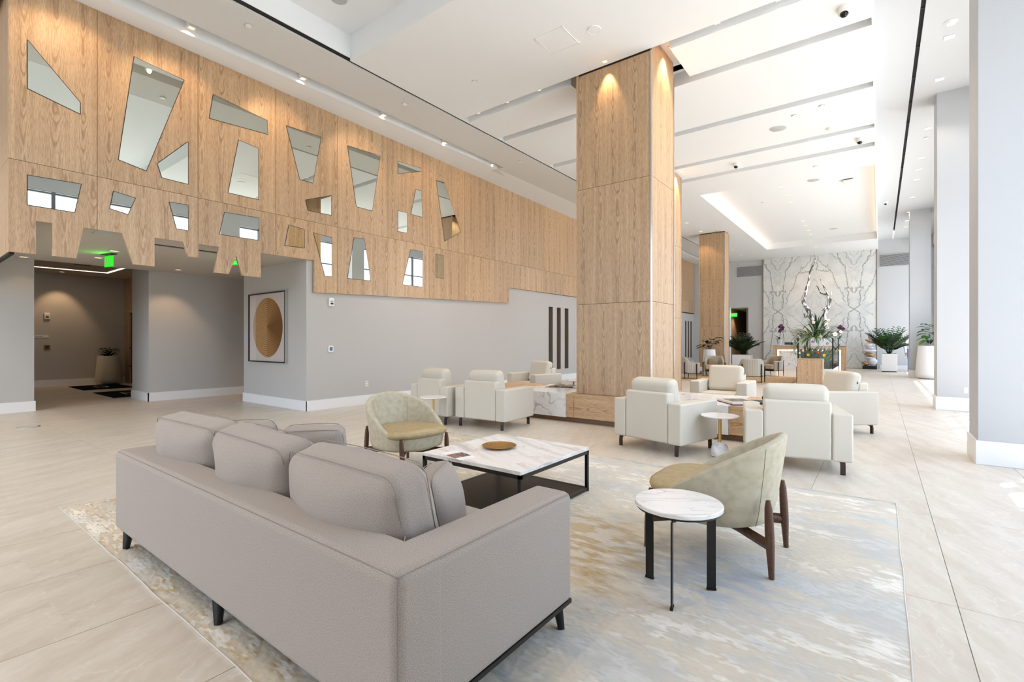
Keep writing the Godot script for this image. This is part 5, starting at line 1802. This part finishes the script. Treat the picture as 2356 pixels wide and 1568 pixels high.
func build_stones() -> void:
	var t := thing("stone_stack", "tower of balanced silver, white and gold pebbles on a black block", "sculpture", Vector3(-0.39, 0, -30.05))
	part(t, "block", rb(Vector3(-0.29, 0, -0.22), Vector3(0.29, 0.16, 0.22), 0.006, 1), M.black_metal)
	# x, y, half width, half height, tilt, kind
	var list := [[-0.17, 0.27, 0.15, 0.105, -12.0, 2], [0.10, 0.34, 0.18, 0.19, -25.0, 1], [-0.06, 0.555, 0.15, 0.075, 4.0, 0], [0.0, 0.72, 0.22, 0.10, -14.0, 2], [-0.02, 0.91, 0.30, 0.075, 2.0, 1], [0.0, 1.07, 0.18, 0.08, -8.0, 0], [-0.06, 1.22, 0.18, 0.095, 6.0, 1], [0.05, 1.38, 0.26, 0.07, -20.0, 2], [0.03, 1.60, 0.105, 0.18, 4.0, 0]]
	var n := noise(1.6, 66, 2)
	for s in list:
		var mb := MB.new().ball(Vector3.ZERO, Vector3(s[2], s[3], s[2] * 0.75), Basis.IDENTITY, 14, 20)
		var o: Array = s
		mb.bend(func(p: Vector3) -> Vector3:
			var k := 1.0 + n.get_noise_3d(p.x * 3.0 + o[0] * 40.0, p.y * 3.0, p.z * 3.0 + o[1] * 10.0) * 0.12
			if o[3] > o[2]:
				k *= 1.0 + 0.22 * p.y / o[3]
			return p * k)
		part(t, "stone", mb.mesh(), [M.stone_silver, M.stone_white, M.stone_gold][s[5]], Vector3(s[0], s[1], 0), Vector3(0, 0, s[4]))

# ---------------------------------------------------------------- person
# capsules [a, b, ra, rb] blended and meshed as surface nets
func nets(bones: Array, cell: float, k: float) -> MB:
	var lo := Vector3.ONE * 1e9
	var hi := -lo
	for b in bones:
		var r: float = maxf(b[2], b[3]) + k
		for q in [b[0], b[1]]:
			lo = lo.min(q - Vector3.ONE * r)
			hi = hi.max(q + Vector3.ONE * r)
	var n := Vector3i(((hi - lo) / cell).ceil()) + Vector3i.ONE
	var f := PackedFloat32Array()
	f.resize(n.x * n.y * n.z)
	for z in n.z:
		for y in n.y:
			for x in n.x:
				var p := lo + Vector3(x, y, z) * cell
				var d := 10.0
				for b in bones:
					var ab: Vector3 = b[1] - b[0]
					var h := clampf((p - b[0]).dot(ab) / maxf(ab.length_squared(), 1e-9), 0.0, 1.0)
					var e: float = p.distance_to(b[0] + ab * h) - lerpf(b[2], b[3], h)
					var m := clampf(0.5 + 0.5 * (e - d) / k, 0.0, 1.0)
					d = lerpf(e, d, m) - k * m * (1.0 - m)
				f[(z * n.y + y) * n.x + x] = d
	var id := {}
	var pts := []
	for z in n.z - 1:
		for y in n.y - 1:
			for x in n.x - 1:
				var sum := Vector3.ZERO
				var cnt := 0
				var c := []
				for q in 8:
					c.append(f[((z + (q >> 2)) * n.y + y + ((q >> 1) & 1)) * n.x + x + (q & 1)])
				for e in [[0, 1], [2, 3], [4, 5], [6, 7], [0, 2], [1, 3], [4, 6], [5, 7], [0, 4], [1, 5], [2, 6], [3, 7]]:
					var a: float = c[e[0]]
					var b: float = c[e[1]]
					if (a < 0) != (b < 0):
						var u := a / (a - b)
						sum += Vector3(e[0] & 1, (e[0] >> 1) & 1, e[0] >> 2).lerp(Vector3(e[1] & 1, (e[1] >> 1) & 1, e[1] >> 2), u)
						cnt += 1
				if cnt:
					id[Vector3i(x, y, z)] = pts.size()
					pts.append(lo + (Vector3(x, y, z) + sum / cnt) * cell)
	var mb := MB.new()
	for key in id:
		for ax in 3:
			var b1 := Vector3i.ZERO
			var b2 := Vector3i.ZERO
			b1[(ax + 1) % 3] = 1
			b2[(ax + 2) % 3] = 1
			var d := Vector3i.ZERO
			d[ax] = 1
			var g: Vector3i = key
			var h := g + d
			if h.x >= n.x or h.y >= n.y or h.z >= n.z:
				continue
			var a: float = f[(g.z * n.y + g.y) * n.x + g.x]
			var b: float = f[(h.z * n.y + h.y) * n.x + h.x]
			if (a < 0) == (b < 0):
				continue
			if not (id.has(g - b1) and id.has(g - b2) and id.has(g - b1 - b2)):
				continue
			var nn := Vector3(d) * (1.0 if a < 0 else -1.0)
			mb.quad(pts[id[g]], pts[id[g - b1]], pts[id[g - b1 - b2]], pts[id[g - b2]], nn)
	return mb.smooth()

func build_person() -> void:
	var t := thing("person", "person in white shirt and light blue jeans walking behind the white column", "person", Vector3(1.16, 0, -28.6), 20.0)
	var V := func(x: float, y: float, z: float) -> Vector3: return Vector3(x, y, z)
	var body := [
		[V.call(0, 1.50, 0), V.call(0, 1.62, 0.02), 0.055, 0.055],
		[V.call(0, 1.66, 0.03), V.call(0, 1.74, 0.0), 0.075, 0.095],
		[V.call(0, 1.58, 0.08), V.call(0, 1.63, 0.07), 0.035, 0.05],
		[V.call(0, 1.64, 0.11), V.call(0, 1.67, 0.095), 0.014, 0.010],
		[V.call(-0.24, 0.86, 0.05), V.call(-0.25, 0.80, 0.07), 0.035, 0.03], [V.call(0.24, 0.86, 0.02), V.call(0.25, 0.80, 0.05), 0.035, 0.03],
	]
	for s in [-1.0, 1.0]:
		body.append([V.call(s * 0.09, 1.66, 0.0), V.call(s * 0.092, 1.70, -0.01), 0.016, 0.018])
		for q in 4:
			var bx_: float = s * 0.25 + (q - 1.5) * 0.004
			var zz := 0.035 + q * 0.018
			body.append([V.call(bx_, 0.80, zz), V.call(bx_ - s * 0.01, 0.735 - 0.012 * (q % 3), zz + 0.015), 0.010, 0.008])
		body.append([V.call(s * 0.235, 0.83, 0.075), V.call(s * 0.215, 0.775, 0.10), 0.011, 0.009])
	part(t, "body", nets(body, 0.016, 0.02).mesh(), M.skin)
	var shirt := [
		[V.call(-0.16, 1.43, 0), V.call(0.16, 1.43, 0), 0.075, 0.075], [V.call(0, 1.40, 0), V.call(0, 1.05, 0.01), 0.14, 0.135], [V.call(-0.06, 1.25, 0.02), V.call(-0.07, 0.95, 0.0), 0.12, 0.12], [V.call(0.06, 1.25, 0.02), V.call(0.07, 0.95, 0.0), 0.12, 0.12],
		[V.call(-0.20, 1.42, 0), V.call(-0.25, 1.14, -0.02), 0.065, 0.05], [V.call(-0.25, 1.14, -0.02), V.call(-0.24, 0.88, 0.05), 0.05, 0.04],
		[V.call(0.20, 1.42, 0), V.call(0.25, 1.14, -0.03), 0.065, 0.05], [V.call(0.25, 1.14, -0.03), V.call(0.24, 0.88, 0.02), 0.05, 0.04],
	]
	part(t, "shirt", nets(shirt, 0.025, 0.04).mesh(), M.shirt_white)
	var jeans := [
		[V.call(-0.08, 0.98, 0), V.call(0.08, 0.98, 0), 0.13, 0.13],
		[V.call(-0.09, 0.92, 0), V.call(-0.10, 0.50, 0.10), 0.105, 0.075], [V.call(-0.10, 0.50, 0.10), V.call(-0.10, 0.10, 0.02), 0.072, 0.055],
		[V.call(0.09, 0.92, 0), V.call(0.10, 0.50, 0.0), 0.105, 0.075], [V.call(0.10, 0.50, 0.0), V.call(0.10, 0.10, -0.14), 0.072, 0.055],
	]
	part(t, "jeans", nets(jeans, 0.025, 0.03).mesh(), M.jeans)
	part(t, "hair", nets([[V.call(0, 1.735, -0.01), V.call(0, 1.76, -0.015), 0.098, 0.09], [V.call(0, 1.69, -0.05), V.call(0, 1.74, -0.04), 0.06, 0.08]], 0.02, 0.02).mesh(), M.hair)
	for s in [[-0.10, 0.03, 0.0], [0.10, -0.14, 0.0]]:
		part(t, "shoe", nets([[V.call(s[0], 0.045, s[1] - 0.05), V.call(s[0], 0.04, s[1] + 0.15), 0.045, 0.038]], 0.02, 0.02).mesh(), M.shoe)

# ---------------------------------------------------------------- fittings on walls
func words(text: String, height: float, depth := 0.002) -> TextMesh:
	var m := TextMesh.new()
	var f := SystemFont.new()
	f.font_names = PackedStringArray(["Droid Sans"])
	f.font_weight = 700
	m.font = f
	m.text = text
	m.font_size = 32
	m.pixel_size = height / 24.0
	m.depth = depth
	return m

func build_wall_fittings() -> void:
	# framed picture: a round coiled straw disc
	var p := thing("framed_picture", "framed picture of a coiled straw disc on the return wall", "picture", Vector3(-10.64, 1.695, -5.22))
	var grain := noise(0.2, 71, 2)
	var tex := picture(320, 300, func(x: int, y: int) -> Color:
		var dx := (x - 165.0) / 132.0
		var dy := (y - 150.0) / 132.0
		var r := sqrt(dx * dx + dy * dy)
		var bg := Color(0.80, 0.755, 0.735)
		if x < 58:
			bg = Color(0.84, 0.80, 0.785)
		if r > 1.0 + grain.get_noise_2d(x, y) * 0.015:
			return bg
		var q := sqrt((dx + 0.06) * (dx + 0.06) + (dy - 0.02) * (dy - 0.02))
		var coil := 0.5 + 0.5 * sin(q * 88.0)
		var v := grain.get_noise_2d(x * 1.4, y * 1.4)
		var c := Color(0.50, 0.33, 0.17).lerp(Color(0.86, 0.70, 0.48), clampf(0.22 + coil * 0.5 + v * 0.7, 0.0, 1.0))
		var wedge := clampf(atan2(dy + 0.04, dx + 0.02) * 0.6, -1.0, 1.0)
		if dx > -0.03:
			c = c.lerp(Color(0.36, 0.21, 0.09), clampf(0.85 - absf(wedge - 0.05) * 0.85, 0.22, 0.7))
		if x < 58:
			c = c.lerp(bg, 0.45)
		return c)
	var pm := mat("print_straw", Color(1, 1, 1), 0.25)
	pm.albedo_texture = tex
	var mb := MB.new().span(Vector3(-0.79, -0.735, 0.02), Vector3(0.79, 0.735, 0.045))
	mb.uv_flat(0, 1, Vector2(1.0 / 1.58, -1.0 / 1.47), Vector2(0.5, 0.5))
	part(p, "print", mb.mesh(), pm)
	part(p, "backing", bx(Vector3(-0.79, -0.735, 0), Vector3(0.79, 0.735, 0.02)), M.plastic_black)
	for s in [-1.0, 1.0]:
		part(p, "frame", bx(Vector3(-0.80, s * 0.745 - 0.012, 0), Vector3(0.80, s * 0.745 + 0.012, 0.07)), M.dark_frame)
		part(p, "frame", bx(Vector3(s * 0.80 - 0.012, -0.757, 0), Vector3(s * 0.80 + 0.012, 0.757, 0.07)), M.dark_frame)
	part(p, "frame", bx(Vector3(0.815, -0.757, 0), Vector3(0.818, 0.757, 0.07)), M.silver)
	# strobe, thermostat, outlet on the long wall
	strobe("white fire strobe high on the long grey wall", Vector3(-9.12, 2.21, -5.76), 90.0)
	var th := thing("thermostat", "white thermostat with blue screen on the long grey wall", "thermostat", Vector3(-9.12, 1.235, -5.755), 90.0)
	part(th, "case", rb(Vector3(-0.058, -0.068, 0), Vector3(0.058, 0.068, 0.02), 0.008), M.plastic_white)
	part(th, "screen", bx(Vector3(-0.03, -0.036, 0.02), Vector3(0.034, 0.04, 0.0215)), M.blue_screen)
	for o in [[Vector3(-9.12, 0.45, -6.65), 90.0, "white power outlet low on the long grey wall"], [Vector3(-9.12, 0.45, -11.4), 90.0, "white power outlet behind the tan looking club chair"]]:
		var u := thing("power_outlet", o[2], "outlet", o[0], o[1])
		part(u, "plate", rb(Vector3(-0.036, -0.06, 0), Vector3(0.036, 0.06, 0.007), 0.003, 1), M.plastic_white)
		for s in [-1.0, 1.0]:
			part(u, "socket", rb(Vector3(-0.016, s * 0.026 - 0.016, 0.007), Vector3(0.016, s * 0.026 + 0.016, 0.0095), 0.002, 1), M.plastic_grey)
	# vestibule wall
	strobe("beige fire strobe on the vestibule back wall", Vector3(-20.4, 2.165, -3.215), 90.0, 1.1)
	var sg := thing("wall_sign", "narrow white sign plate on the vestibule back wall", "sign", Vector3(-20.4, 1.54, -3.08), 90.0)
	part(sg, "plate", bx(Vector3(-0.17, -0.035, 0), Vector3(0.17, 0.035, 0.012)), M.plastic_white)
	part(sg, "lettering", bx(Vector3(-0.13, -0.008, 0.012), Vector3(0.05, 0.008, 0.0135)), M.taupe)
	var cp := thing("control_panel", "small dark metal keypad below the vestibule sign", "keypad", Vector3(-20.4, 1.205, -3.215), 90.0)
	part(cp, "plate", rb(Vector3(-0.075, -0.075, 0), Vector3(0.075, 0.075, 0.02), 0.004, 1), M.hammered_gold)
	part(cp, "button", bx(Vector3(-0.045, -0.045, 0.02), Vector3(0.045, 0.045, 0.024)), M.dark_wood)
	# exit signs
	exit_sign("hanging green exit sign in front of the vestibule", Vector3(-11.5, 3.03, -2.66), 10.0)
	exit_sign("green exit sign glimpsed through the notch in the timber teeth", Vector3(-10.3, 3.03, -4.37), 30.0, 0.45)
	var e := thing("exit_sign", "green exit sign inside the far doorway", "exit sign", Vector3(-6.88, 2.95, -30.95))
	part(e, "face", bx(Vector3(-0.16, -0.11, 0), Vector3(0.16, 0.11, 0.03)), M.exit_green)
	part(e, "lettering", words("EXIT", 0.12), M.plastic_white, Vector3(0, 0, 0.032))
	area(e, Vector3(0, 0, 0.06), Vector2(0.3, 0.2), Vector3(0, 0, 1), Color(0.2, 1.0, 0.2), 0.05)
	# outlet plate on the second white column, floor outlet on the left
	var pl := thing("cover_plate", "white cover plate on the second white column", "cover plate", Vector3(1.36, 0.42, -13.1))
	part(pl, "plate", rb(Vector3(-0.03, -0.06, 0), Vector3(0.03, 0.06, 0.008), 0.003, 1), M.plastic_white)
	var fo := thing("floor_outlet", "round grey floor outlet left of the sofa", "floor outlet", Vector3(-11.05, 0, -1.52))
	part(fo, "lid", MB.new().lathe([Vector2(0.13, 0.0), Vector2(0.125, 0.006), Vector2(0, 0.007)], 24).mesh(), M.plastic_grey)
	part(fo, "rim", MB.new().lathe([Vector2(0.145, 0.0), Vector2(0.142, 0.005), Vector2(0.13, 0.005)], 24).mesh(), M.silver)

func strobe(label: String, at: Vector3, turn: float, k := 1.0) -> void:
	var t := thing("fire_strobe", label, "fire alarm", at, turn)
	part(t, "case", rb(Vector3(-0.062, -0.09, 0) * k, Vector3(0.062, 0.09, 0.045) * k, 0.02), M.plastic_white)
	part(t, "lens", rb(Vector3(-0.03, 0.0, 0.045) * k, Vector3(0.03, 0.03, 0.06) * k, 0.006), M.plastic_grey)
	part(t, "horn", bx(Vector3(-0.03, -0.05, 0.045) * k, Vector3(0.03, -0.015, 0.048) * k), M.dark_frame)

func exit_sign(label: String, at: Vector3, turn: float, k := 1.0) -> void:
	var t := thing("exit_sign", label, "exit sign", at, turn)
	t.scale = Vector3(k, k, k)
	part(t, "canopy", bx(Vector3(-0.17, -0.012, -0.06), Vector3(0.17, 0.0, 0.06)), M.dark_frame)
	part(t, "stem", bx(Vector3(-0.06, -0.04, -0.01), Vector3(0.06, -0.012, 0.01)), M.silver)
	part(t, "face", bx(Vector3(-0.15, -0.24, -0.008), Vector3(0.15, -0.04, 0.008)), M.exit_green)
	part(t, "lettering", words("EXIT", 0.10), M.plastic_white, Vector3(0, -0.14, 0.009))
	area(t, Vector3(0, -0.14, 0.03), Vector2(0.28, 0.18), Vector3(0, 0, 1), Color(0.2, 1.0, 0.2), 0.04)

# ---------------------------------------------------------------- fittings on ceilings
func downlight(label: String, at: Vector3, group: String, e: float, angle: float, warm: bool, dir := Vector3.DOWN, size := 0.07) -> void:
	var t := thing("downlight", label, "downlight", at, 0.0, group)
	var s := size
	var fr := MB.new()
	for q in [[Vector3(-s, -0.006, -s), Vector3(s, 0.0, -s * 0.68)], [Vector3(-s, -0.006, s * 0.68), Vector3(s, 0.0, s)], [Vector3(-s, -0.006, -s * 0.68), Vector3(-s * 0.68, 0.0, s * 0.68)], [Vector3(s * 0.68, -0.006, -s * 0.68), Vector3(s, 0.0, s * 0.68)]]:
		fr.span(q[0], q[1])
	part(t, "trim", fr.mesh(), M.trim_white)
	part(t, "lamp_lens", bx(Vector3(-s * 0.68, -0.003, -s * 0.68), Vector3(s * 0.68, 0.001, s * 0.68)), M.lamp_warm if warm else M.lamp_white)
	if group == "wall washers in the left cove":
		part(t, "can", bx(Vector3(-s, 0.002, -s), Vector3(s, 0.15, s)), M.trim_white)
	spot(t, Vector3(0, -0.03, 0), dir, angle, Color(1.0, 0.82, 0.62) if warm else Color(1.0, 0.94, 0.87), e, s * 0.6)

func build_ceiling_fittings() -> void:
	# wall washers in the left cove
	var ords := ["first", "second", "third", "fourth", "fifth", "sixth", "seventh", "eighth", "ninth", "tenth", "eleventh", "twelfth", "thirteenth", "fourteenth", "fifteenth"]
	var wn := -1
	for z in [-1.6, -2.85, -4.6, -6.35, -8.1, -9.85, -15.2, -16.95, -18.7, -20.45, -22.2, -23.95, -25.7, -27.45, -29.2]:
		wn += 1
		downlight("small warm wall washer in the left cove, %s counted from the camera" % ords[wn], Vector3(-8.14, 6.05, z), "wall washers in the left cove", 0.3, 40.0, true, Vector3(-0.85, -0.6, 0.0), 0.05)
	# lamps in the cross slots
	var nth := ["first", "second", "third", "fourth", "fifth", "sixth", "seventh", "eighth", "ninth", "tenth", "eleventh", "twelfth", "thirteenth", "fourteenth", "fifteenth"]
	for s in [[0, [-6.55, -5.8, -5.05, -1.9, -1.1]], [1, [-6.55, -5.8, -5.0, -1.8, -0.9]], [2, [-6.5, -4.6, -2.7, -0.9]], [3, [-6.0, -3.4, -1.2]], [4, [-5.6, -3.0, -1.1]]]:
		for x in s[1]:
			downlight("small lamp in the %s ceiling cross slot from the camera, %s from its left end" % [nth[s[0]], nth[s[1].find(x)]], Vector3(x, 6.075, (SLOTS[s[0]][0] + SLOTS[s[0]][1]) * 0.5), "lamps in the ceiling cross slots", 0.42, 62.0, false, Vector3.DOWN, 0.04)
	# unseen fill lamps, added behind the camera to brighten the near room
	wn = -1
	for q in [[-12.0, 6.0, 0.4], [-12.0, 6.0, 3.2], [-9.8, 6.0, 1.8], [-6.0, 6.42, 0.6], [-6.0, 6.42, 3.4], [-4.2, 6.42, 1.8], [-2.4, 6.42, 0.6], [-2.4, 6.42, 3.4]]:
		wn += 1
		downlight("added unseen square fill lamp in the ceiling behind the camera, %s from the left" % ords[wn], Vector3(q[0], q[1] - 0.002, q[2]), "added fill lamps behind the camera", 1.15, 62.0, false)
	# spots on the large column
	downlight("warm spot grazing the front of the large oak column", Vector3(-3.60, 5.998, -7.27), "", 0.4, 28.0, true, Vector3(0, -1, -0.28), 0.05)
	downlight("square lamp in the slot beside the large oak column", Vector3(-2.72, 6.235, -7.95), "", 1.2, 36.0, true, Vector3(-0.2, -1, 0.0), 0.06)
	downlight("square lamp beside the half hidden oak column", Vector3(-4.30, 5.998, -13.25), "", 1.0, 36.0, true, Vector3(-0.3, -1, 0.0), 0.06)
	# tray
	wn = -1
	for q in [[-2.5, -17.41], [-2.5, -18.47], [-2.5, -19.52], [-2.5, -22.9], [-2.5, -23.95], [-2.5, -24.97], [-2.5, -25.96]]:
		wn += 1
		downlight("bright lamp in the line along the tray centre, %s from the camera" % ords[wn], Vector3(q[0], 6.298, q[1]), "lamps in the ceiling tray", 0.4, 50.0, true)
	for q in [[-3.39, -28.0, "left"], [-2.5, -28.0, "middle"], [-1.62, -28.0, "right"]]:
		downlight("bright lamp washing the bookmatched marble panel, %s of three" % q[2], Vector3(q[0], 5.998, q[1]), "lamps over the marble panel", 0.25, 45.0, true, Vector3(0, -1, -0.75))
	wn = -1
	for q in [[-5.98, -19.13], [-5.98, -21.0], [-5.9, -26.2], [-5.9, -28.0]]:
		wn += 1
		downlight("bright lamp left of the lit ceiling tray, %s from the camera" % ords[wn], Vector3(q[0], 5.998, q[1]), "lamps left of the ceiling tray", 0.4, 50.0, true)
	# window strip
	wn = -1
	for z in [-10.8, -12.43, -15.14, -17.45, -18.58, -19.73, -22.04, -24.5, -26.2, -27.6]:
		wn += 1
		downlight("square lamp in the ceiling strip along the windows, %s from the camera" % ords[wn], Vector3(0.92, 6.448, z), "lamps along the window strip", 0.4, 50.0, false)
	# tray edge light
	var l := thing("strip_light", "bright light line along the left edge of the ceiling tray", "light")
	part(l, "ledge", bx(Vector3(-4.66, 6.0, -27.2), Vector3(-4.52, 6.04, -15.78)), M.ceiling_white)
	part(l, "diffuser", bx(Vector3(-4.655, 6.05, -27.1), Vector3(-4.64, 6.20, -15.9)), M.led_strip)
	area(l, Vector3(-4.63, 6.13, -21.5), Vector2(11.0, 0.12), Vector3(1, 0, 0), Color(1.0, 0.86, 0.72), 0.15)
	var l2 := thing("strip_light", "peach light line along the right edge of the ceiling tray", "light")
	part(l2, "diffuser", bx(Vector3(-0.10, 6.20, -27.1), Vector3(-0.095, 6.25, -15.9)), M.led_strip)
	area(l2, Vector3(-0.11, 6.225, -21.5), Vector2(11.0, 0.05), Vector3(-1, 0, 0), Color(1.0, 0.80, 0.62), 0.2)
	# recess and vestibule
	for q in [[-11.02, -2.63, "square lamp in the recess ceiling nearest the timber teeth"], [-12.16, -2.65, "square lamp in the recess ceiling beside the hanging exit sign"], [-13.2, -1.75, "square lamp in the recess ceiling at the vestibule edge"]]:
		downlight(q[2], Vector3(q[0], 3.028, q[1]), "", 0.2 if q[1] < -2.0 else 0.03, 48.0, true)
	downlight("square lamp washing the recessed grey wall", Vector3(-12.75, 3.028, -4.2), "", 0.25, 40.0, true, Vector3(-0.35, -1, 0), 0.06)
	downlight("square lamp in the passage beside the picture wall", Vector3(-12.4, 3.028, -7.2), "", 0.4, 46.0, true, Vector3(0, -1, 0), 0.06)
	downlight("square lamp washing the vestibule back wall", Vector3(-19.75, 3.498, -3.45), "", 0.4, 34.0, true, Vector3(-0.36, -1, 0), 0.07)
	downlight("square lamp over the nearer vestibule mat", Vector3(-16.3, 3.498, -3.2), "", 0.2, 45.0, true, Vector3(0, -1, 0), 0.07)
	downlight("small lamp in the dim passage behind the far doorway", Vector3(-6.7, 3.368, -32.0), "", 1.5, 45.0, true, Vector3(0, -1, 0), 0.06)
	var sd := thing("linear_diffuser", "short grey air slot in the recess ceiling", "air vent")
	part(sd, "channel", bx(Vector3(-9.78, 3.022, -3.9), Vector3(-9.70, 3.03, -2.7)), M.dark_frame)
	part(sd, "lip", bx(Vector3(-9.82, 3.024, -3.92), Vector3(-9.78, 3.03, -2.68)), M.plastic_grey)
	var vg := thing("ceiling_vent", "small square vent in the recess ceiling behind the timber teeth", "air vent", Vector3(-9.35, 3.03, -2.1))
	part(vg, "plate", bx(Vector3(-0.1, -0.01, -0.12), Vector3(0.1, 0.0, 0.12)), M.plastic_grey)
	var ve := thing("air_vent", "small dark vent in the vestibule ceiling", "air vent", Vector3(-17.3, 3.5, -3.45))
	part(ve, "plate", bx(Vector3(-0.16, -0.03, -0.16), Vector3(0.16, 0.0, 0.16)), M.dark_frame)
	# cameras
	cctv("white dome security camera in the second ceiling slot panel, largest of all", Vector3(-0.38, 6.0, -8.1), 1.3)
	cctv("white dome security camera near the window edge of the ceiling", Vector3(-0.35, 6.0, -13.55), 1.25)
	cctv("white dome security camera in the middle of the ceiling beyond the large column", Vector3(-2.95, 6.0, -13.50), 1.25)
	cctv("small dome security camera in the window strip beyond the slots", Vector3(0.18, 6.45, -22.2), 1.1)
	# speakers
	for q in [[-3.36, 6.0, -6.43, 0.10, "round white ceiling speaker beside the square access panel"], [-6.32, 6.42, -4.12, 0.13, "round grey speaker cut off by the top of the picture"], [-1.75, 6.0, -11.83, 0.17, "large grey ceiling speaker between the third and fourth slots"], [-1.6, 6.3, -17.3, 0.17, "ceiling speaker in the front of the lit tray"], [-1.6, 6.3, -25.3, 0.17, "ceiling speaker at the back of the lit tray"], [-5.37, 6.0, -21.4, 0.17, "ceiling speaker above the slim oak column"]]:
		var t := thing("ceiling_speaker", q[4], "speaker", Vector3(q[0], q[1], q[2]))
		part(t, "grille", MB.new().lathe([Vector2(0, -0.012), Vector2(q[3] * 0.9, -0.010), Vector2(q[3] * 0.94, -0.006)], 32).mesh(), M.plastic_grey if q[3] > 0.11 else M.ceiling_white)
		part(t, "ring", MB.new().lathe([Vector2(q[3] * 0.93, -0.008), Vector2(q[3] * 0.97, -0.012), Vector2(q[3], -0.006), Vector2(q[3], 0.0)], 32).mesh(), M.ceiling_white)
	# sprinklers
	for q in [[-7.32, 6.0, -3.3, "white sprinkler cap in the soffit nearest the camera"], [-7.34, 6.0, -6.23, "white sprinkler cap in the middle of the soffit"], [-7.32, 6.0, -9.99, "white sprinkler cap at the end of the soffit cove"], [-5.72, 6.0, -6.44, "white sprinkler cap in the first ceiling panel"], [-1.39, 6.0, -11.34, "white sprinkler cap above the large grey speaker"], [-1.35, 6.0, -14.98, "white sprinkler cap before the lit tray"], [-3.3, 6.3, -19.04, "white sprinkler cap in the lit tray"], [0.92, 6.45, -15.8, "white sprinkler cap in the window strip"], [-0.9, 6.0, -11.2, "small white sprinkler cap beside the smoke detector"]]:
		var t := thing("sprinkler", q[3], "sprinkler", Vector3(q[0], q[1], q[2]))
		part(t, "cap", MB.new().lathe([Vector2(0, -0.02), Vector2(0.042, -0.02), Vector2(0.045, -0.016), Vector2(0.04, -0.006)], 20).mesh(), M.plastic_white)
		part(t, "collar", MB.new().lathe([Vector2(0.03, -0.008), Vector2(0.055, -0.004), Vector2(0.055, 0.0)], 20).mesh(), M.plastic_grey)
	for q in [[-0.85, 6.0, -12.5, "round white smoke detector between the slots"], [0.90, 6.45, -10.3, "round white smoke detector in the window strip"]]:
		var t := thing("smoke_detector", q[3], "smoke detector", Vector3(q[0], q[1], q[2]))
		part(t, "base", MB.new().lathe([Vector2(0.085, 0), Vector2(0.085, -0.012), Vector2(0.07, -0.02)], 24).mesh(), M.plastic_white)
		part(t, "dome", MB.new().lathe([Vector2(0.07, -0.018), Vector2(0.06, -0.04), Vector2(0.03, -0.05), Vector2(0, -0.05)], 24).mesh(), M.plastic_white)
	var ac := thing("ceiling_hatch", "square white access panel in the ceiling", "access panel", Vector3(-3.94, 6.0, -6.33))
	part(ac, "door", bx(Vector3(-0.22, -0.006, -0.24), Vector3(0.22, 0.0, 0.24)), M.ceiling_white)
	for s in [-1.0, 1.0]:
		part(ac, "frame", bx(Vector3(-0.26, -0.008, s * 0.25 - 0.008), Vector3(0.26, 0.0, s * 0.25 + 0.008)), M.trim_white)
		part(ac, "frame", bx(Vector3(s * 0.24 - 0.008, -0.008, -0.26), Vector3(s * 0.24 + 0.008, 0.0, 0.26)), M.trim_white)
	var wf := thing("access_point", "small square wireless unit in the front of the lit tray", "wireless unit", Vector3(-0.75, 6.3, -17.9))
	part(wf, "case", rb(Vector3(-0.14, -0.08, -0.14), Vector3(0.14, -0.02, 0.14), 0.02), M.plastic_white)
	part(wf, "bracket", bx(Vector3(-0.12, -0.02, -0.12), Vector3(0.12, 0.0, 0.12)), M.dark_frame)

func cctv(label: String, at: Vector3, k: float) -> void:
	var t := thing("security_camera", label, "security camera", at)
	part(t, "housing", MB.new().lathe([Vector2(0, 0), Vector2(0.065 * k, 0), Vector2(0.068 * k, -0.03 * k), Vector2(0.06 * k, -0.065 * k), Vector2(0.04 * k, -0.085 * k), Vector2(0, -0.09 * k)], 24).mesh(), M.plastic_white)
	part(t, "lens_dome", MB.new().ball(Vector3(-0.005, -0.07, 0.018) * k, Vector3.ONE * 0.042 * k, Basis.IDENTITY, 10, 14).mesh(), M.plastic_black)
